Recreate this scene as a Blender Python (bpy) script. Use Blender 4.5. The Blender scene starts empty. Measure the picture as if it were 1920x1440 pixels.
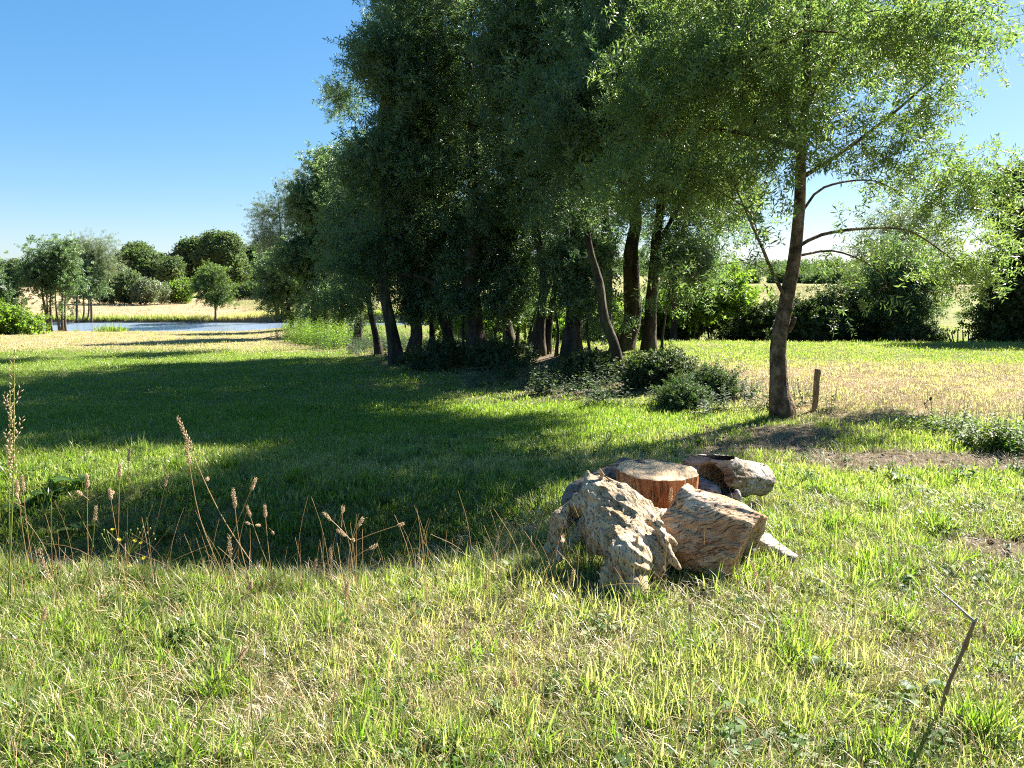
import bpy, math, random
import numpy as np
from mathutils import Vector, Matrix

SC = bpy.context.scene
COL = SC.collection
R = math.radians

# ------------------------------------------------------------------ camera
CAM_H, PITCH, FPX = 1.6, R(8.1), 1478.0
cam_data = bpy.data.cameras.new('camera')
cam = bpy.data.objects.new('camera', cam_data)
COL.objects.link(cam)
cam.location = (0, 0, CAM_H)
cam.rotation_euler = (R(90) - PITCH, 0, 0)
cam_data.sensor_width = 36.0
cam_data.lens = 36.0 * FPX / 1920.0
cam_data.clip_start, cam_data.clip_end = 0.05, 4000
SC.camera = cam

# ------------------------------------------------------------------ light
SUN_EL, SUN_AZ = R(39), R(50)            # azimuth measured from the view direction (+Y) towards the right (+X)
world = bpy.data.worlds.new('World')
SC.world = world
world.use_nodes = True
wn, wl = world.node_tree.nodes, world.node_tree.links
sky = wn.new('ShaderNodeTexSky')
sky.sky_type = 'NISHITA'
sky.sun_disc = False
sky.sun_elevation = SUN_EL
sky.sun_rotation = SUN_AZ
sky.air_density, sky.dust_density, sky.ozone_density = 0.8, 0.5, 6.0
bg = wn['Background']
bg.inputs['Strength'].default_value = 0.0735
sg = wn.new('ShaderNodeGamma')
sg.inputs['Gamma'].default_value = 0.55
wl.new(sky.outputs[0], sg.inputs['Color'])
hs = wn.new('ShaderNodeHueSaturation')
hs.inputs['Hue'].default_value = 0.5
hs.inputs['Saturation'].default_value = 1.6
wl.new(sg.outputs[0], hs.inputs['Color'])
wl.new(hs.outputs[0], bg.inputs['Color'])
sun_d = bpy.data.lights.new('sun', 'SUN')
sun_d.energy, sun_d.angle, sun_d.color = 4.5, R(0.53), (1.0, 0.945, 0.85)
sun = bpy.data.objects.new('sun', sun_d)
COL.objects.link(sun)
SUN_DIR = Vector((math.sin(SUN_AZ) * math.cos(SUN_EL), math.cos(SUN_AZ) * math.cos(SUN_EL), math.sin(SUN_EL)))
sun.rotation_euler = SUN_DIR.to_track_quat('Z', 'Y').to_euler()
sun.location = (20, 14, 20)
vs = SC.view_settings
vs.view_transform, vs.look, vs.gamma, vs.exposure = 'Standard', 'None', 1.0, 2.45
vs.use_curve_mapping = False
cy = SC.cycles
cy.max_bounces, cy.diffuse_bounces, cy.glossy_bounces, cy.transmission_bounces = 7, 4, 2, 6
cy.caustics_reflective = cy.caustics_refractive = False
cy.sample_clamp_indirect = 2.5
cy.use_denoising = False
cy.filter_width = 1.1

# ------------------------------------------------------------------ noise and terrain
def _hash(ix, iy, iz, seed):
    h = (ix.astype(np.int64) * 374761393 + iy.astype(np.int64) * 668265263 + iz.astype(np.int64) * 2147483647 + seed * 974634777) & 0xffffffff
    h = ((h ^ (h >> 13)) * 1274126177) & 0xffffffff
    h = (h ^ (h >> 16)) & 0xffffff
    return h / float(0xffffff)

def vnoise(p, seed=0):
    p = np.asarray(p, dtype=np.float64)
    i = np.floor(p); f = p - i
    f = f * f * f * (f * (f * 6 - 15) + 10)
    i = i.astype(np.int64)
    out = 0
    for dx in (0, 1):
        wx = f[..., 0] if dx else 1 - f[..., 0]
        for dy in (0, 1):
            wy = f[..., 1] if dy else 1 - f[..., 1]
            for dz in (0, 1):
                wz = f[..., 2] if dz else 1 - f[..., 2]
                out = out + wx * wy * wz * _hash(i[..., 0] + dx, i[..., 1] + dy, i[..., 2] + dz, seed)
    return out

def fbm(p, octaves=4, seed=0, gain=0.5):
    a, s, t = 1.0, 0.0, 0.0
    p = np.asarray(p, dtype=np.float64)
    for k in range(octaves):
        s = s + a * vnoise(p * (2.0 ** k), seed + k * 17)
        t += a; a *= gain
    return s / t

def n2(x, y, sc, octaves=3, seed=0):
    x, y = np.broadcast_arrays(np.asarray(x, float), np.asarray(y, float))
    return fbm(np.stack([x * sc, y * sc, np.zeros_like(x) + 0.37], -1), octaves, seed)

def smooth(a, b, x):
    t = np.clip((x - a) / (b - a), 0, 1)
    return t * t * (3 - 2 * t)

def gauss(x, y, cx, cy_, rx, ry):
    return np.exp(-((x - cx) / rx) ** 2 - ((y - cy_) / ry) ** 2)

def wood_line(y):                                # where the wood stands: x of its middle at a distance y
    return 3 - 12 * (y - 8.7) / 27.3

def river_mid(x):
    return 52.6 + 0.32 * np.maximum(0, x + 3) ** 1.5

def height(x, y):
    x, y = np.broadcast_arrays(np.asarray(x, float), np.asarray(y, float))
    zl = -0.046 * np.clip(y - 5, 0, 41.5)
    zr = -0.007 * np.clip(y - 5, 0, 13) - 0.085 * np.clip(y - 18.5, 0, 17)
    w = smooth(-3, 3, x - wood_line(y))
    z = zl * (1 - w) + zr * w
    z = z + 0.14 * (n2(x, y, 0.12, 2, 5) - 0.5) * smooth(6, 14, y) * smooth(48, 36, y)
    z = z + 0.07 * (n2(x, y, 0.9, 3, 9) - 0.5) * smooth(90, 20, y)
    # ditch on the left of the near bank
    c = 5.0 + 0.10 * np.sin(x * 1.3)
    d = np.clip(np.abs(y - c) / 1.12, 0, 1)
    z = z - 0.42 * (np.cos(d * math.pi) * 0.5 + 0.5) * smooth(0.55, -0.7, x) * smooth(-14, -9, x)
    # river
    rm = river_mid(x)
    dn, df = rm - y, y - rm
    cut = np.where(y < rm, 1 - smooth(4.2, 5.6, dn), 1 - smooth(4.75, 5.05 + 0.35 * (n2(x, y, 0.9, 2, 31) - 0.5), df))
    z = z * (1 - cut) + (-2.7) * cut
    z = z + smooth(260, 900, y) * 6.0
    return z

cp, sp = math.cos(PITCH), math.sin(PITCH)
def ray(u, v):
    a, b = (u - 960) / FPX, (720 - v) / FPX
    return Vector((a, cp + b * sp, -sp + b * cp))

def P(u, v, Y):                                  # world point seen at photo pixel (u, v), at the distance Y along +Y
    d = ray(u, v)
    return Vector((0, 0, CAM_H)) + d * (Y / d.y)

def G(u, v):                                     # ground point under a photo pixel
    d = ray(u, v); t = 1.0
    o = Vector((0, 0, CAM_H))
    while t < 900:
        p = o + d * t
        if p.z < float(height(p.x, p.y)): break
        t += max(0.02, t * 0.01)
    lo, hi = t - max(0.03, t * 0.012), t
    for _ in range(24):
        m = (lo + hi) / 2; p = o + d * m
        if p.z < float(height(p.x, p.y)): hi = m
        else: lo = m
    p = o + d * hi
    return Vector((p.x, p.y, float(height(p.x, p.y))))

# ------------------------------------------------------------------ mesh helpers
def mesh_np(name, V, quads=None, tris=None, smooth_shade=True):
    me = bpy.data.meshes.new(name)
    V = np.asarray(V, np.float32).reshape(-1, 3)
    parts, starts, n = [], [], 0
    for f, k in ((quads, 4), (tris, 3)):
        if f is None or len(f) == 0: continue
        f = np.asarray(f, np.int32).reshape(-1, k)
        parts.append(f.ravel()); starts.append(n + np.arange(len(f)) * k); n += f.size
    me.vertices.add(len(V)); me.vertices.foreach_set('co', V.ravel())
    if parts:
        li = np.concatenate(parts); st = np.concatenate(starts).astype(np.int32)
        me.loops.add(len(li)); me.loops.foreach_set('vertex_index', li)
        me.polygons.add(len(st)); me.polygons.foreach_set('loop_start', st)
        if smooth_shade: me.polygons.foreach_set('use_smooth', np.ones(len(st), bool))
    me.update(); me.validate()
    return me

def put(name, me, mat=None, parent=None, loc=(0, 0, 0)):
    o = bpy.data.objects.new(name, me)
    COL.objects.link(o)
    if mat is not None:
        me.materials.clear(); me.materials.append(mat)
    o.location = loc
    o.parent = parent
    return o

def tag(o, label=None, cat=None, group=None, kind=None):
    if label: o['label'] = label
    if cat: o['category'] = cat
    if group: o['group'] = group
    if kind: o['kind'] = kind
    return o

def thing(name, loc, label, cat, group=None):
    o = bpy.data.objects.new(name, None)
    COL.objects.link(o)
    o.location = loc
    o.empty_display_size = 0.2
    return tag(o, label, cat, group)

class MB:
    def __init__(self): self.V, self.Q, self.T, self.n = [], [], [], 0
    def add(self, V, quads=None, tris=None):
        V = np.asarray(V, float).reshape(-1, 3)
        if quads is not None and len(quads): self.Q.append(np.asarray(quads, int).reshape(-1, 4) + self.n)
        if tris is not None and len(tris): self.T.append(np.asarray(tris, int).reshape(-1, 3) + self.n)
        self.V.append(V); self.n += len(V)
    def tube(self, pts, radii, sides=6, caps=False, lobes=None):
        pts = np.asarray(pts, float); m = len(pts)
        if m < 2: return
        t = np.gradient(pts, axis=0)
        t /= np.linalg.norm(t, axis=1)[:, None] + 1e-9
        a = np.array([1.0, 0, 0]) if abs(t[0][0]) < 0.8 else np.array([0, 1.0, 0])
        us = []
        for k in range(m):
            a = a - t[k] * np.dot(a, t[k]); a /= np.linalg.norm(a) + 1e-9
            us.append(a)
        us = np.array(us); vs_ = np.cross(t, us)
        ang = np.arange(sides) * 2 * math.pi / sides
        rr = np.asarray(radii, float)[:, None] * np.ones(sides)[None]
        if lobes is not None: rr = rr * lobes
        V = pts[:, None] + rr[..., None] * (us[:, None] * np.cos(ang)[None, :, None] + vs_[:, None] * np.sin(ang)[None, :, None])
        i = np.arange(m - 1)[:, None] * sides; j = np.arange(sides)[None]
        k = (j + 1) % sides
        q = np.stack([i + j, i + k, i + sides + k, i + sides + j], -1).reshape(-1, 4)
        V = V.reshape(-1, 3)
        if caps:
            V = np.vstack([V, pts[:1], pts[-1:]])
            c0, c1 = m * sides, m * sides + 1
            tr = [[c0, (s + 1) % sides, s] for s in range(sides)] + [[c1, (m - 1) * sides + s, (m - 1) * sides + (s + 1) % sides] for s in range(sides)]
            self.add(V, q, tr)
        else:
            self.add(V, q)
    def mesh(self, name, origin=(0, 0, 0), smooth_shade=True):
        V = np.vstack(self.V) - np.array(origin, float)
        return mesh_np(name, V, np.vstack(self.Q) if self.Q else None, np.vstack(self.T) if self.T else None, smooth_shade)
    def put(self, name, mat, parent=None, origin=(0, 0, 0), smooth_shade=True, own=True):
        o = put(name, self.mesh(name, origin, smooth_shade), mat, parent, (0, 0, 0) if parent else origin)
        return o

def fattr(me, name, vals, dom='POINT'):
    a = me.attributes.new(name, 'FLOAT', dom)
    a.data.foreach_set('value', np.asarray(vals, np.float32))

def spline(pts, step):                           # Catmull-Rom resampling
    pts = np.asarray([tuple(p) for p in pts], float)
    if len(pts) == 2: ext = np.vstack([2 * pts[0] - pts[1], pts, 2 * pts[1] - pts[0]])
    else: ext = np.vstack([2 * pts[0] - pts[1], pts, 2 * pts[-1] - pts[-2]])
    out = []
    for k in range(1, len(ext) - 2):
        p0, p1, p2, p3 = ext[k - 1:k + 3]
        n = max(1, int(np.linalg.norm(p2 - p1) / step))
        for s in range(n):
            t = s / n
            out.append(0.5 * ((2 * p1) + (p2 - p0) * t + (2 * p0 - 5 * p1 + 4 * p2 - p3) * t * t + (3 * p1 - p0 - 3 * p2 + p3) * t ** 3))
    out.append(pts[-1])
    return np.array(out)

# ------------------------------------------------------------------ materials
def new_mat(name):
    m = bpy.data.materials.new(name); m.use_nodes = True
    nt = m.node_tree
    return m, nt.nodes, nt.links, nt.nodes['Principled BSDF']

def nd(nodes, typ, **kw):
    n = nodes.new(typ)
    for k, v in kw.items():
        if k.startswith('i_'):
            key = k[2:]
            n.inputs[int(key) if key.isdigit() else key].default_value = v
        else: setattr(n, k, v)
    return n

def ramp(nodes, stops):
    r = nodes.new('ShaderNodeValToRGB'); e = r.color_ramp.elements
    while len(e) < len(stops): e.new(0.5)
    for el, (p, c) in zip(e, stops):
        el.position = p; el.color = (*c, 1)
    return r

def mixc(nodes, links, fac, a, b):
    m = nodes.new('ShaderNodeMix'); m.data_type = 'RGBA'
    for idx, val in ((0, fac), (6, a), (7, b)):
        if isinstance(val, bpy.types.NodeSocket): links.new(val, m.inputs[idx])
        elif idx == 0: m.inputs[0].default_value = val
        else: m.inputs[idx].default_value = (*val, 1)
    return m.outputs[2]

def blade_mat(name, green, green2, dry, trans=0.45, rough=0.5, tip_dry=0.25, gain=1.5):
    """thin leaf or blade: diffuse + gloss on the face, light let through from behind"""
    m, N, L, b = new_mat(name)
    tint = nd(N, 'ShaderNodeAttribute', attribute_type='INSTANCER', attribute_name='tint')
    var = nd(N, 'ShaderNodeAttribute', attribute_type='INSTANCER', attribute_name='var')
    tip = nd(N, 'ShaderNodeAttribute', attribute_name='tip')
    rnd = nd(N, 'ShaderNodeAttribute', attribute_name='rnd')
    g = mixc(N, L, var.outputs['Fac'], green, green2)
    add = nd(N, 'ShaderNodeMath', operation='MULTIPLY_ADD'); add.inputs[1].default_value = tip_dry
    L.new(tip.outputs['Fac'], add.inputs[0]); L.new(tint.outputs['Fac'], add.inputs[2])
    add2 = nd(N, 'ShaderNodeMath', operation='MULTIPLY_ADD', use_clamp=True); add2.inputs[1].default_value = 0.5
    L.new(rnd.outputs['Fac'], add2.inputs[0]); L.new(add.outputs[0], add2.inputs[2])
    sub = nd(N, 'ShaderNodeMapRange'); sub.inputs[1].default_value = 0.28; sub.inputs[2].default_value = 1.0
    L.new(add2.outputs[0], sub.inputs[0])
    c = mixc(N, L, sub.outputs[0], g, dry)
    L.new(c, b.inputs['Base Color'])
    b.inputs['Roughness'].default_value = rough
    b.inputs['Specular IOR Level'].default_value = 0.5
    tr = nd(N, 'ShaderNodeBsdfTranslucent')
    gm = nd(N, 'ShaderNodeMix', data_type='RGBA', blend_type='MULTIPLY')
    gm.inputs[0].default_value = 1.0; gm.inputs[7].default_value = (gain * 1.03, gain * 1.13, gain * 0.64, 1)
    L.new(c, gm.inputs[6]); L.new(gm.outputs[2], tr.inputs['Color'])
    mx = nd(N, 'ShaderNodeMixShader'); mx.inputs[0].default_value = trans
    L.new(b.outputs[0], mx.inputs[1]); L.new(tr.outputs[0], mx.inputs[2])
    L.new(mx.outputs[0], N['Material Output'].inputs['Surface'])
    return m

M = {}
M['grass'] = blade_mat('grass_blade', (0.085, 0.165, 0.014), (0.152, 0.220, 0.023), (0.38, 0.34, 0.18), 0.5, 0.34, 0.12, 1.65)
M['straw'] = blade_mat('dry_straw', (0.27, 0.23, 0.10), (0.38, 0.30, 0.17), (0.44, 0.355, 0.24), 0.14, 0.55, 0.1, 1.0)
M['weed'] = blade_mat('broad_weed_leaf', (0.05, 0.11, 0.018), (0.09, 0.16, 0.025), (0.22, 0.21, 0.07), 0.48, 0.62, 0.0, 1.7)
M['ash_leaf'] = blade_mat('pale_tree_leaf', (0.068, 0.112, 0.044), (0.108, 0.158, 0.056), (0.14, 0.17, 0.05), 0.5, 0.40, 0.0, 2.0)
M['dark_leaf'] = blade_mat('wood_leaf', (0.052, 0.098, 0.054), (0.110, 0.166, 0.074), (0.11, 0.14, 0.05), 0.45, 0.40, 0.0, 1.8)
M['far_leaf'] = blade_mat('far_leaf', (0.042, 0.080, 0.032), (0.078, 0.120, 0.042), (0.11, 0.13, 0.04), 0.42, 0.75, 0.0, 1.7)
M['willow_leaf'] = blade_mat('willow_leaf', (0.085, 0.115, 0.065), (0.12, 0.15, 0.085), (0.14, 0.16, 0.08), 0.40, 0.45, 0.0, 1.6)
M['hedge_leaf'] = blade_mat('hedge_leaf', (0.032, 0.056, 0.019), (0.052, 0.082, 0.024), (0.07, 0.09, 0.02), 0.38, 0.6, 0.0, 1.4)
M['bright_leaf'] = blade_mat('bright_leaf', (0.075, 0.14, 0.018), (0.12, 0.19, 0.028), (0.16, 0.2, 0.03), 0.5, 0.45, 0.0, 1.9)

M['nettle'] = blade_mat('nettle_leaf', (0.030, 0.062, 0.022), (0.052, 0.092, 0.030), (0.08, 0.10, 0.03), 0.35, 0.7, 0.0, 1.6)
M['young_leaf'] = blade_mat('young_leaf', (0.058, 0.100, 0.026), (0.088, 0.140, 0.034), (0.12, 0.15, 0.04), 0.42, 0.6, 0.0, 1.7)
def bark_mat(name, dark, mid, light, moss=0.0, scale=9.0, bump=0.5, zs=0.28):
    m, N, L, b = new_mat(name)
    tc = nd(N, 'ShaderNodeTexCoord')
    mp = nd(N, 'ShaderNodeMapping'); mp.inputs['Scale'].default_value = (1, 1, zs)
    L.new(tc.outputs['Object'], mp.inputs[0])
    n1 = nd(N, 'ShaderNodeTexNoise', i_Scale=scale, i_Detail=8.0, i_Roughness=0.68)
    L.new(mp.outputs[0], n1.inputs['Vector'])
    vo = nd(N, 'ShaderNodeTexVoronoi', feature='DISTANCE_TO_EDGE', i_Scale=scale * 2.2)
    L.new(mp.outputs[0], vo.inputs['Vector'])
    r = ramp(N, [(0.37, dark), (0.5, mid), (0.64, light)])
    L.new(n1.outputs['Fac'], r.inputs[0])
    n2_ = nd(N, 'ShaderNodeTexNoise', i_Scale=2.3, i_Detail=4.0)
    L.new(tc.outputs['Object'], n2_.inputs['Vector'])
    rm = ramp(N, [(0.45, (0, 0, 0)), (0.65, (moss, moss, moss))])
    L.new(n2_.outputs['Fac'], rm.inputs[0])
    c = mixc(N, L, rm.outputs[0], r.outputs[0], (0.07, 0.085, 0.025))
    L.new(c, b.inputs['Base Color'])
    b.inputs['Roughness'].default_value = 0.85
    b.inputs['Specular IOR Level'].default_value = 0.25
    mm = nd(N, 'ShaderNodeMath', operation='MULTIPLY_ADD'); mm.inputs[1].default_value = 0.6
    L.new(vo.outputs[0], mm.inputs[0]); L.new(n1.outputs['Fac'], mm.inputs[2])
    bp = nd(N, 'ShaderNodeBump', i_Strength=bump, i_Distance=0.03)
    L.new(mm.outputs[0], bp.inputs['Height']); L.new(bp.outputs[0], b.inputs['Normal'])
    return m
M['bark'] = bark_mat('ash_bark', (0.022, 0.012, 0.007), (0.115, 0.066, 0.034), (0.26, 0.175, 0.105), 0.2, 9, 1.0, 0.75)
M['dark_bark'] = bark_mat('wood_bark', (0.012, 0.008, 0.005), (0.042, 0.029, 0.018), (0.10, 0.075, 0.05), 0.4, 6, 1.0)
M['far_bark'] = bark_mat('far_bark', (0.06, 0.05, 0.04), (0.11, 0.09, 0.07), (0.17, 0.145, 0.11), 0.2, 4, 0.3)

def wood_mat(name, stops, axis_scale=(1.2, 9, 9), rot=(0, 0, 0), bump=0.6, pale=(0.62, 0.55, 0.45), pale_amt=0.8):
    m, N, L, b = new_mat(name)
    tc = nd(N, 'ShaderNodeTexCoord')
    mp = nd(N, 'ShaderNodeMapping'); mp.inputs['Rotation'].default_value = rot; 
    L.new(tc.outputs['Object'], mp.inputs[0])
    wob = nd(N, 'ShaderNodeTexNoise', i_Scale=4.0, i_Detail=3.0)
    L.new(mp.outputs[0], wob.inputs['Vector'])
    va = nd(N, 'ShaderNodeVectorMath', operation='MULTIPLY_ADD')
    va.inputs[1].default_value = (0.10, 0.10, 0.10)
    L.new(wob.outputs['Color'], va.inputs[0]); L.new(mp.outputs[0], va.inputs[2])
    vm = nd(N, 'ShaderNodeVectorMath', operation='MULTIPLY'); vm.inputs[1].default_value = axis_scale
    L.new(va.outputs[0], vm.inputs[0])
    fine = nd(N, 'ShaderNodeTexNoise', i_Scale=3.6, i_Detail=5.0, i_Roughness=0.58)
    L.new(vm.outputs[0], fine.inputs['Vector'])
    big = nd(N, 'ShaderNodeTexNoise', i_Scale=5.0, i_Detail=4.0, i_Roughness=0.55)
    L.new(va.outputs[0], big.inputs['Vector'])
    mx = nd(N, 'ShaderNodeMath', operation='MULTIPLY_ADD'); mx.inputs[1].default_value = 0.55
    hb = nd(N, 'ShaderNodeMath', operation='MULTIPLY'); hb.inputs[1].default_value = 0.5
    L.new(fine.outputs['Fac'], hb.inputs[0]); L.new(big.outputs['Fac'], mx.inputs[0]); L.new(hb.outputs[0], mx.inputs[2])
    r = ramp(N, stops); L.new(mx.outputs[0], r.inputs[0])
    at = nd(N, 'ShaderNodeAttribute', attribute_name='weather')
    wm = nd(N, 'ShaderNodeMath', operation='MULTIPLY', use_clamp=True); wm.inputs[1].default_value = pale_amt
    L.new(at.outputs['Fac'], wm.inputs[0])
    pr = ramp(N, [(0.3, tuple(x * 0.62 for x in pale)), (0.6, pale)])
    L.new(fine.outputs['Fac'], pr.inputs[0])
    c = mixc(N, L, wm.outputs[0], r.outputs[0], pr.outputs[0])
    ck = nd(N, 'ShaderNodeTexNoise', i_Scale=7.0, i_Detail=3.0, i_Roughness=0.55)
    L.new(vm.outputs[0], ck.inputs['Vector'])
    cr = ramp(N, [(0.35, (0.8, 0.8, 0.8)), (0.43, (0, 0, 0))])
    L.new(ck.outputs['Fac'], cr.inputs[0])
    c2 = mixc(N, L, cr.outputs[0], c, (0.05, 0.033, 0.02))
    L.new(c2, b.inputs['Base Color'])
    b.inputs['Roughness'].default_value = 0.8
    b.inputs['Specular IOR Level'].default_value = 0.25
    sm = nd(N, 'ShaderNodeMath', operation='MULTIPLY_ADD'); sm.inputs[1].default_value = -0.5
    L.new(cr.outputs[0], sm.inputs[0]); L.new(fine.outputs['Fac'], sm.inputs[2])
    bp = nd(N, 'ShaderNodeBump', i_Strength=bump, i_Distance=0.028)
    L.new(sm.outputs[0], bp.inputs['Height']); L.new(bp.outputs[0], b.inputs['Normal'])
    return m
M['log_grey'] = wood_mat('weathered_root_wood', [(0.34, (0.12, 0.062, 0.026)), (0.44, (0.31, 0.19, 0.09)), (0.54, (0.46, 0.325, 0.18)), (0.68, (0.55, 0.44, 0.30))], (15, 15, 1.8), (0.3, 0.35, 0.2), 0.9, (0.58, 0.50, 0.39))
M['log_red'] = wood_mat('reddish_log_wood', [(0.34, (0.16, 0.06, 0.024)), (0.44, (0.37, 0.17, 0.075)), (0.54, (0.52, 0.30, 0.155)), (0.66, (0.58, 0.43, 0.27))], (1.8, 15, 15), (0, 0.35, 0), 0.9, (0.66, 0.58, 0.46))
M['log_dark'] = wood_mat('dark_log_bark', [(0.36, (0.045, 0.035, 0.028)), (0.5, (0.12, 0.095, 0.075)), (0.7, (0.25, 0.215, 0.18))], (3, 6, 6), (0, 0.3, 0.4), 0.9, (0.42, 0.40, 0.38), 0.6)
M['log_hollow'] = wood_mat('hollow_log_bark', [(0.36, (0.055, 0.034, 0.02)), (0.5, (0.19, 0.125, 0.072)), (0.7, (0.36, 0.27, 0.18))], (2, 8, 8), (0, 0.2, 0.3), 0.8, (0.50, 0.47, 0.43), 0.8)
M['stump_side'] = wood_mat('stump_sapwood', [(0.36, (0.10, 0.032, 0.014)), (0.46, (0.32, 0.105, 0.035)), (0.57, (0.48, 0.20, 0.075)), (0.74, (0.58, 0.32, 0.14))], (10, 10, 0.9), (0, 0, 0), 0.5, (0.5, 0.3, 0.15), 0.3)

def stump_top_mat():
    m, N, L, b = new_mat('sawn_wood')
    tc = nd(N, 'ShaderNodeTexCoord')
    mp = nd(N, 'ShaderNodeMapping'); mp.inputs['Location'].default_value = (0.02, 0.03, 0)
    L.new(tc.outputs['Object'], mp.inputs[0])
    ns = nd(N, 'ShaderNodeTexNoise', i_Scale=6.0, i_Detail=4.0)
    L.new(mp.outputs[0], ns.inputs['Vector'])
    va = nd(N, 'ShaderNodeVectorMath', operation='MULTIPLY_ADD'); va.inputs[1].default_value = (0.06, 0.06, 0)
    L.new(ns.outputs['Color'], va.inputs[0]); L.new(mp.outputs[0], va.inputs[2])
    wv = nd(N, 'ShaderNodeTexWave', wave_type='RINGS', rings_direction='Z', i_Scale=9.0, i_Distortion=1.6, i_Detail=3.0)
    L.new(va.outputs[0], wv.inputs['Vector'])
    r = ramp(N, [(0.0, (0.36, 0.22, 0.10)), (0.6, (0.58, 0.43, 0.25)), (1.0, (0.46, 0.31, 0.17))])
    L.new(wv.outputs['Fac'], r.inputs[0])
    n3 = nd(N, 'ShaderNodeTexNoise', i_Scale=9.0, i_Detail=5.0, i_Roughness=0.6)
    L.new(tc.outputs['Object'], n3.inputs['Vector'])
    at = nd(N, 'ShaderNodeAttribute', attribute_name='weather')
    ad = nd(N, 'ShaderNodeMath', operation='MULTIPLY_ADD'); ad.inputs[1].default_value = 0.55
    L.new(at.outputs['Fac'], ad.inputs[0]); L.new(n3.outputs['Fac'], ad.inputs[2])
    cr = ramp(N, [(0.80, (0, 0, 0)), (0.86, (1, 1, 1))])
    L.new(ad.outputs[0], cr.inputs[0])
    c = mixc(N, L, cr.outputs[0], r.outputs[0], (0.035, 0.03, 0.028))
    L.new(c, b.inputs['Base Color']); b.inputs['Roughness'].default_value = 0.75
    bp = nd(N, 'ShaderNodeBump', i_Strength=0.12, i_Distance=0.01)
    L.new(n3.outputs['Fac'], bp.inputs['Height']); L.new(bp.outputs[0], b.inputs['Normal'])
    return m
M['stump_top'] = stump_top_mat()

def plain_mat(name, c1, c2, scale=20.0, rough=0.7, trans=0.0):
    m, N, L, b = new_mat(name)
    tc = nd(N, 'ShaderNodeTexCoord')
    n = nd(N, 'ShaderNodeTexNoise', i_Scale=scale, i_Detail=5.0)
    L.new(tc.outputs['Object'], n.inputs['Vector'])
    r = ramp(N, [(0.3, c1), (0.7, c2)]); L.new(n.outputs['Fac'], r.inputs[0])
    L.new(r.outputs[0], b.inputs['Base Color']); b.inputs['Roughness'].default_value = rough
    if trans:
        tr = nd(N, 'ShaderNodeBsdfTranslucent'); L.new(r.outputs[0], tr.inputs['Color'])
        mx = nd(N, 'ShaderNodeMixShader'); mx.inputs[0].default_value = trans
        L.new(b.outputs[0], mx.inputs[1]); L.new(tr.outputs[0], mx.inputs[2])
        L.new(mx.outputs[0], N['Material Output'].inputs['Surface'])
    return m
M['stem_dry'] = plain_mat('dry_stem', (0.36, 0.22, 0.09), (0.50, 0.34, 0.16), 30, 0.5, 0.25)
M['stem_green'] = plain_mat('green_stem', (0.18, 0.24, 0.04), (0.30, 0.33, 0.07), 12, 0.5, 0.25)
M['seed'] = plain_mat('seed_head', (0.46, 0.34, 0.21), (0.66, 0.54, 0.38), 160, 0.7, 0.55)
M['stick_brown'] = plain_mat('stick_bark', (0.14, 0.075, 0.03), (0.30, 0.175, 0.08), 40, 0.7)
M['stick_grey'] = plain_mat('stick_grey', (0.22, 0.18, 0.14), (0.40, 0.35, 0.29), 40, 0.7)
M['post_wood'] = bark_mat('post_wood', (0.15, 0.085, 0.04), (0.28, 0.17, 0.08), (0.40, 0.26, 0.14), 0.0, 22, 0.4)
M['stake_wood'] = plain_mat('stake_wood', (0.05, 0.04, 0.03), (0.10, 0.08, 0.06), 20, 0.8)
M['petal'] = plain_mat('yellow_petal', (0.72, 0.56, 0.03), (0.80, 0.66, 0.06), 80, 0.5, 0.35)
M['bud'] = plain_mat('green_bud', (0.22, 0.24, 0.06), (0.36, 0.34, 0.10), 80, 0.5, 0.2)
M['clod'] = plain_mat('soil_clod', (0.045, 0.035, 0.028), (0.12, 0.095, 0.075), 30, 0.95)
M['thistle_head'] = plain_mat('dead_thistle', (0.07, 0.05, 0.04), (0.16, 0.12, 0.09), 90, 0.9)
M['orange'] = plain_mat('orange_fungus', (0.60, 0.16, 0.03), (0.75, 0.28, 0.06), 90, 0.6, 0.2)

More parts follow.
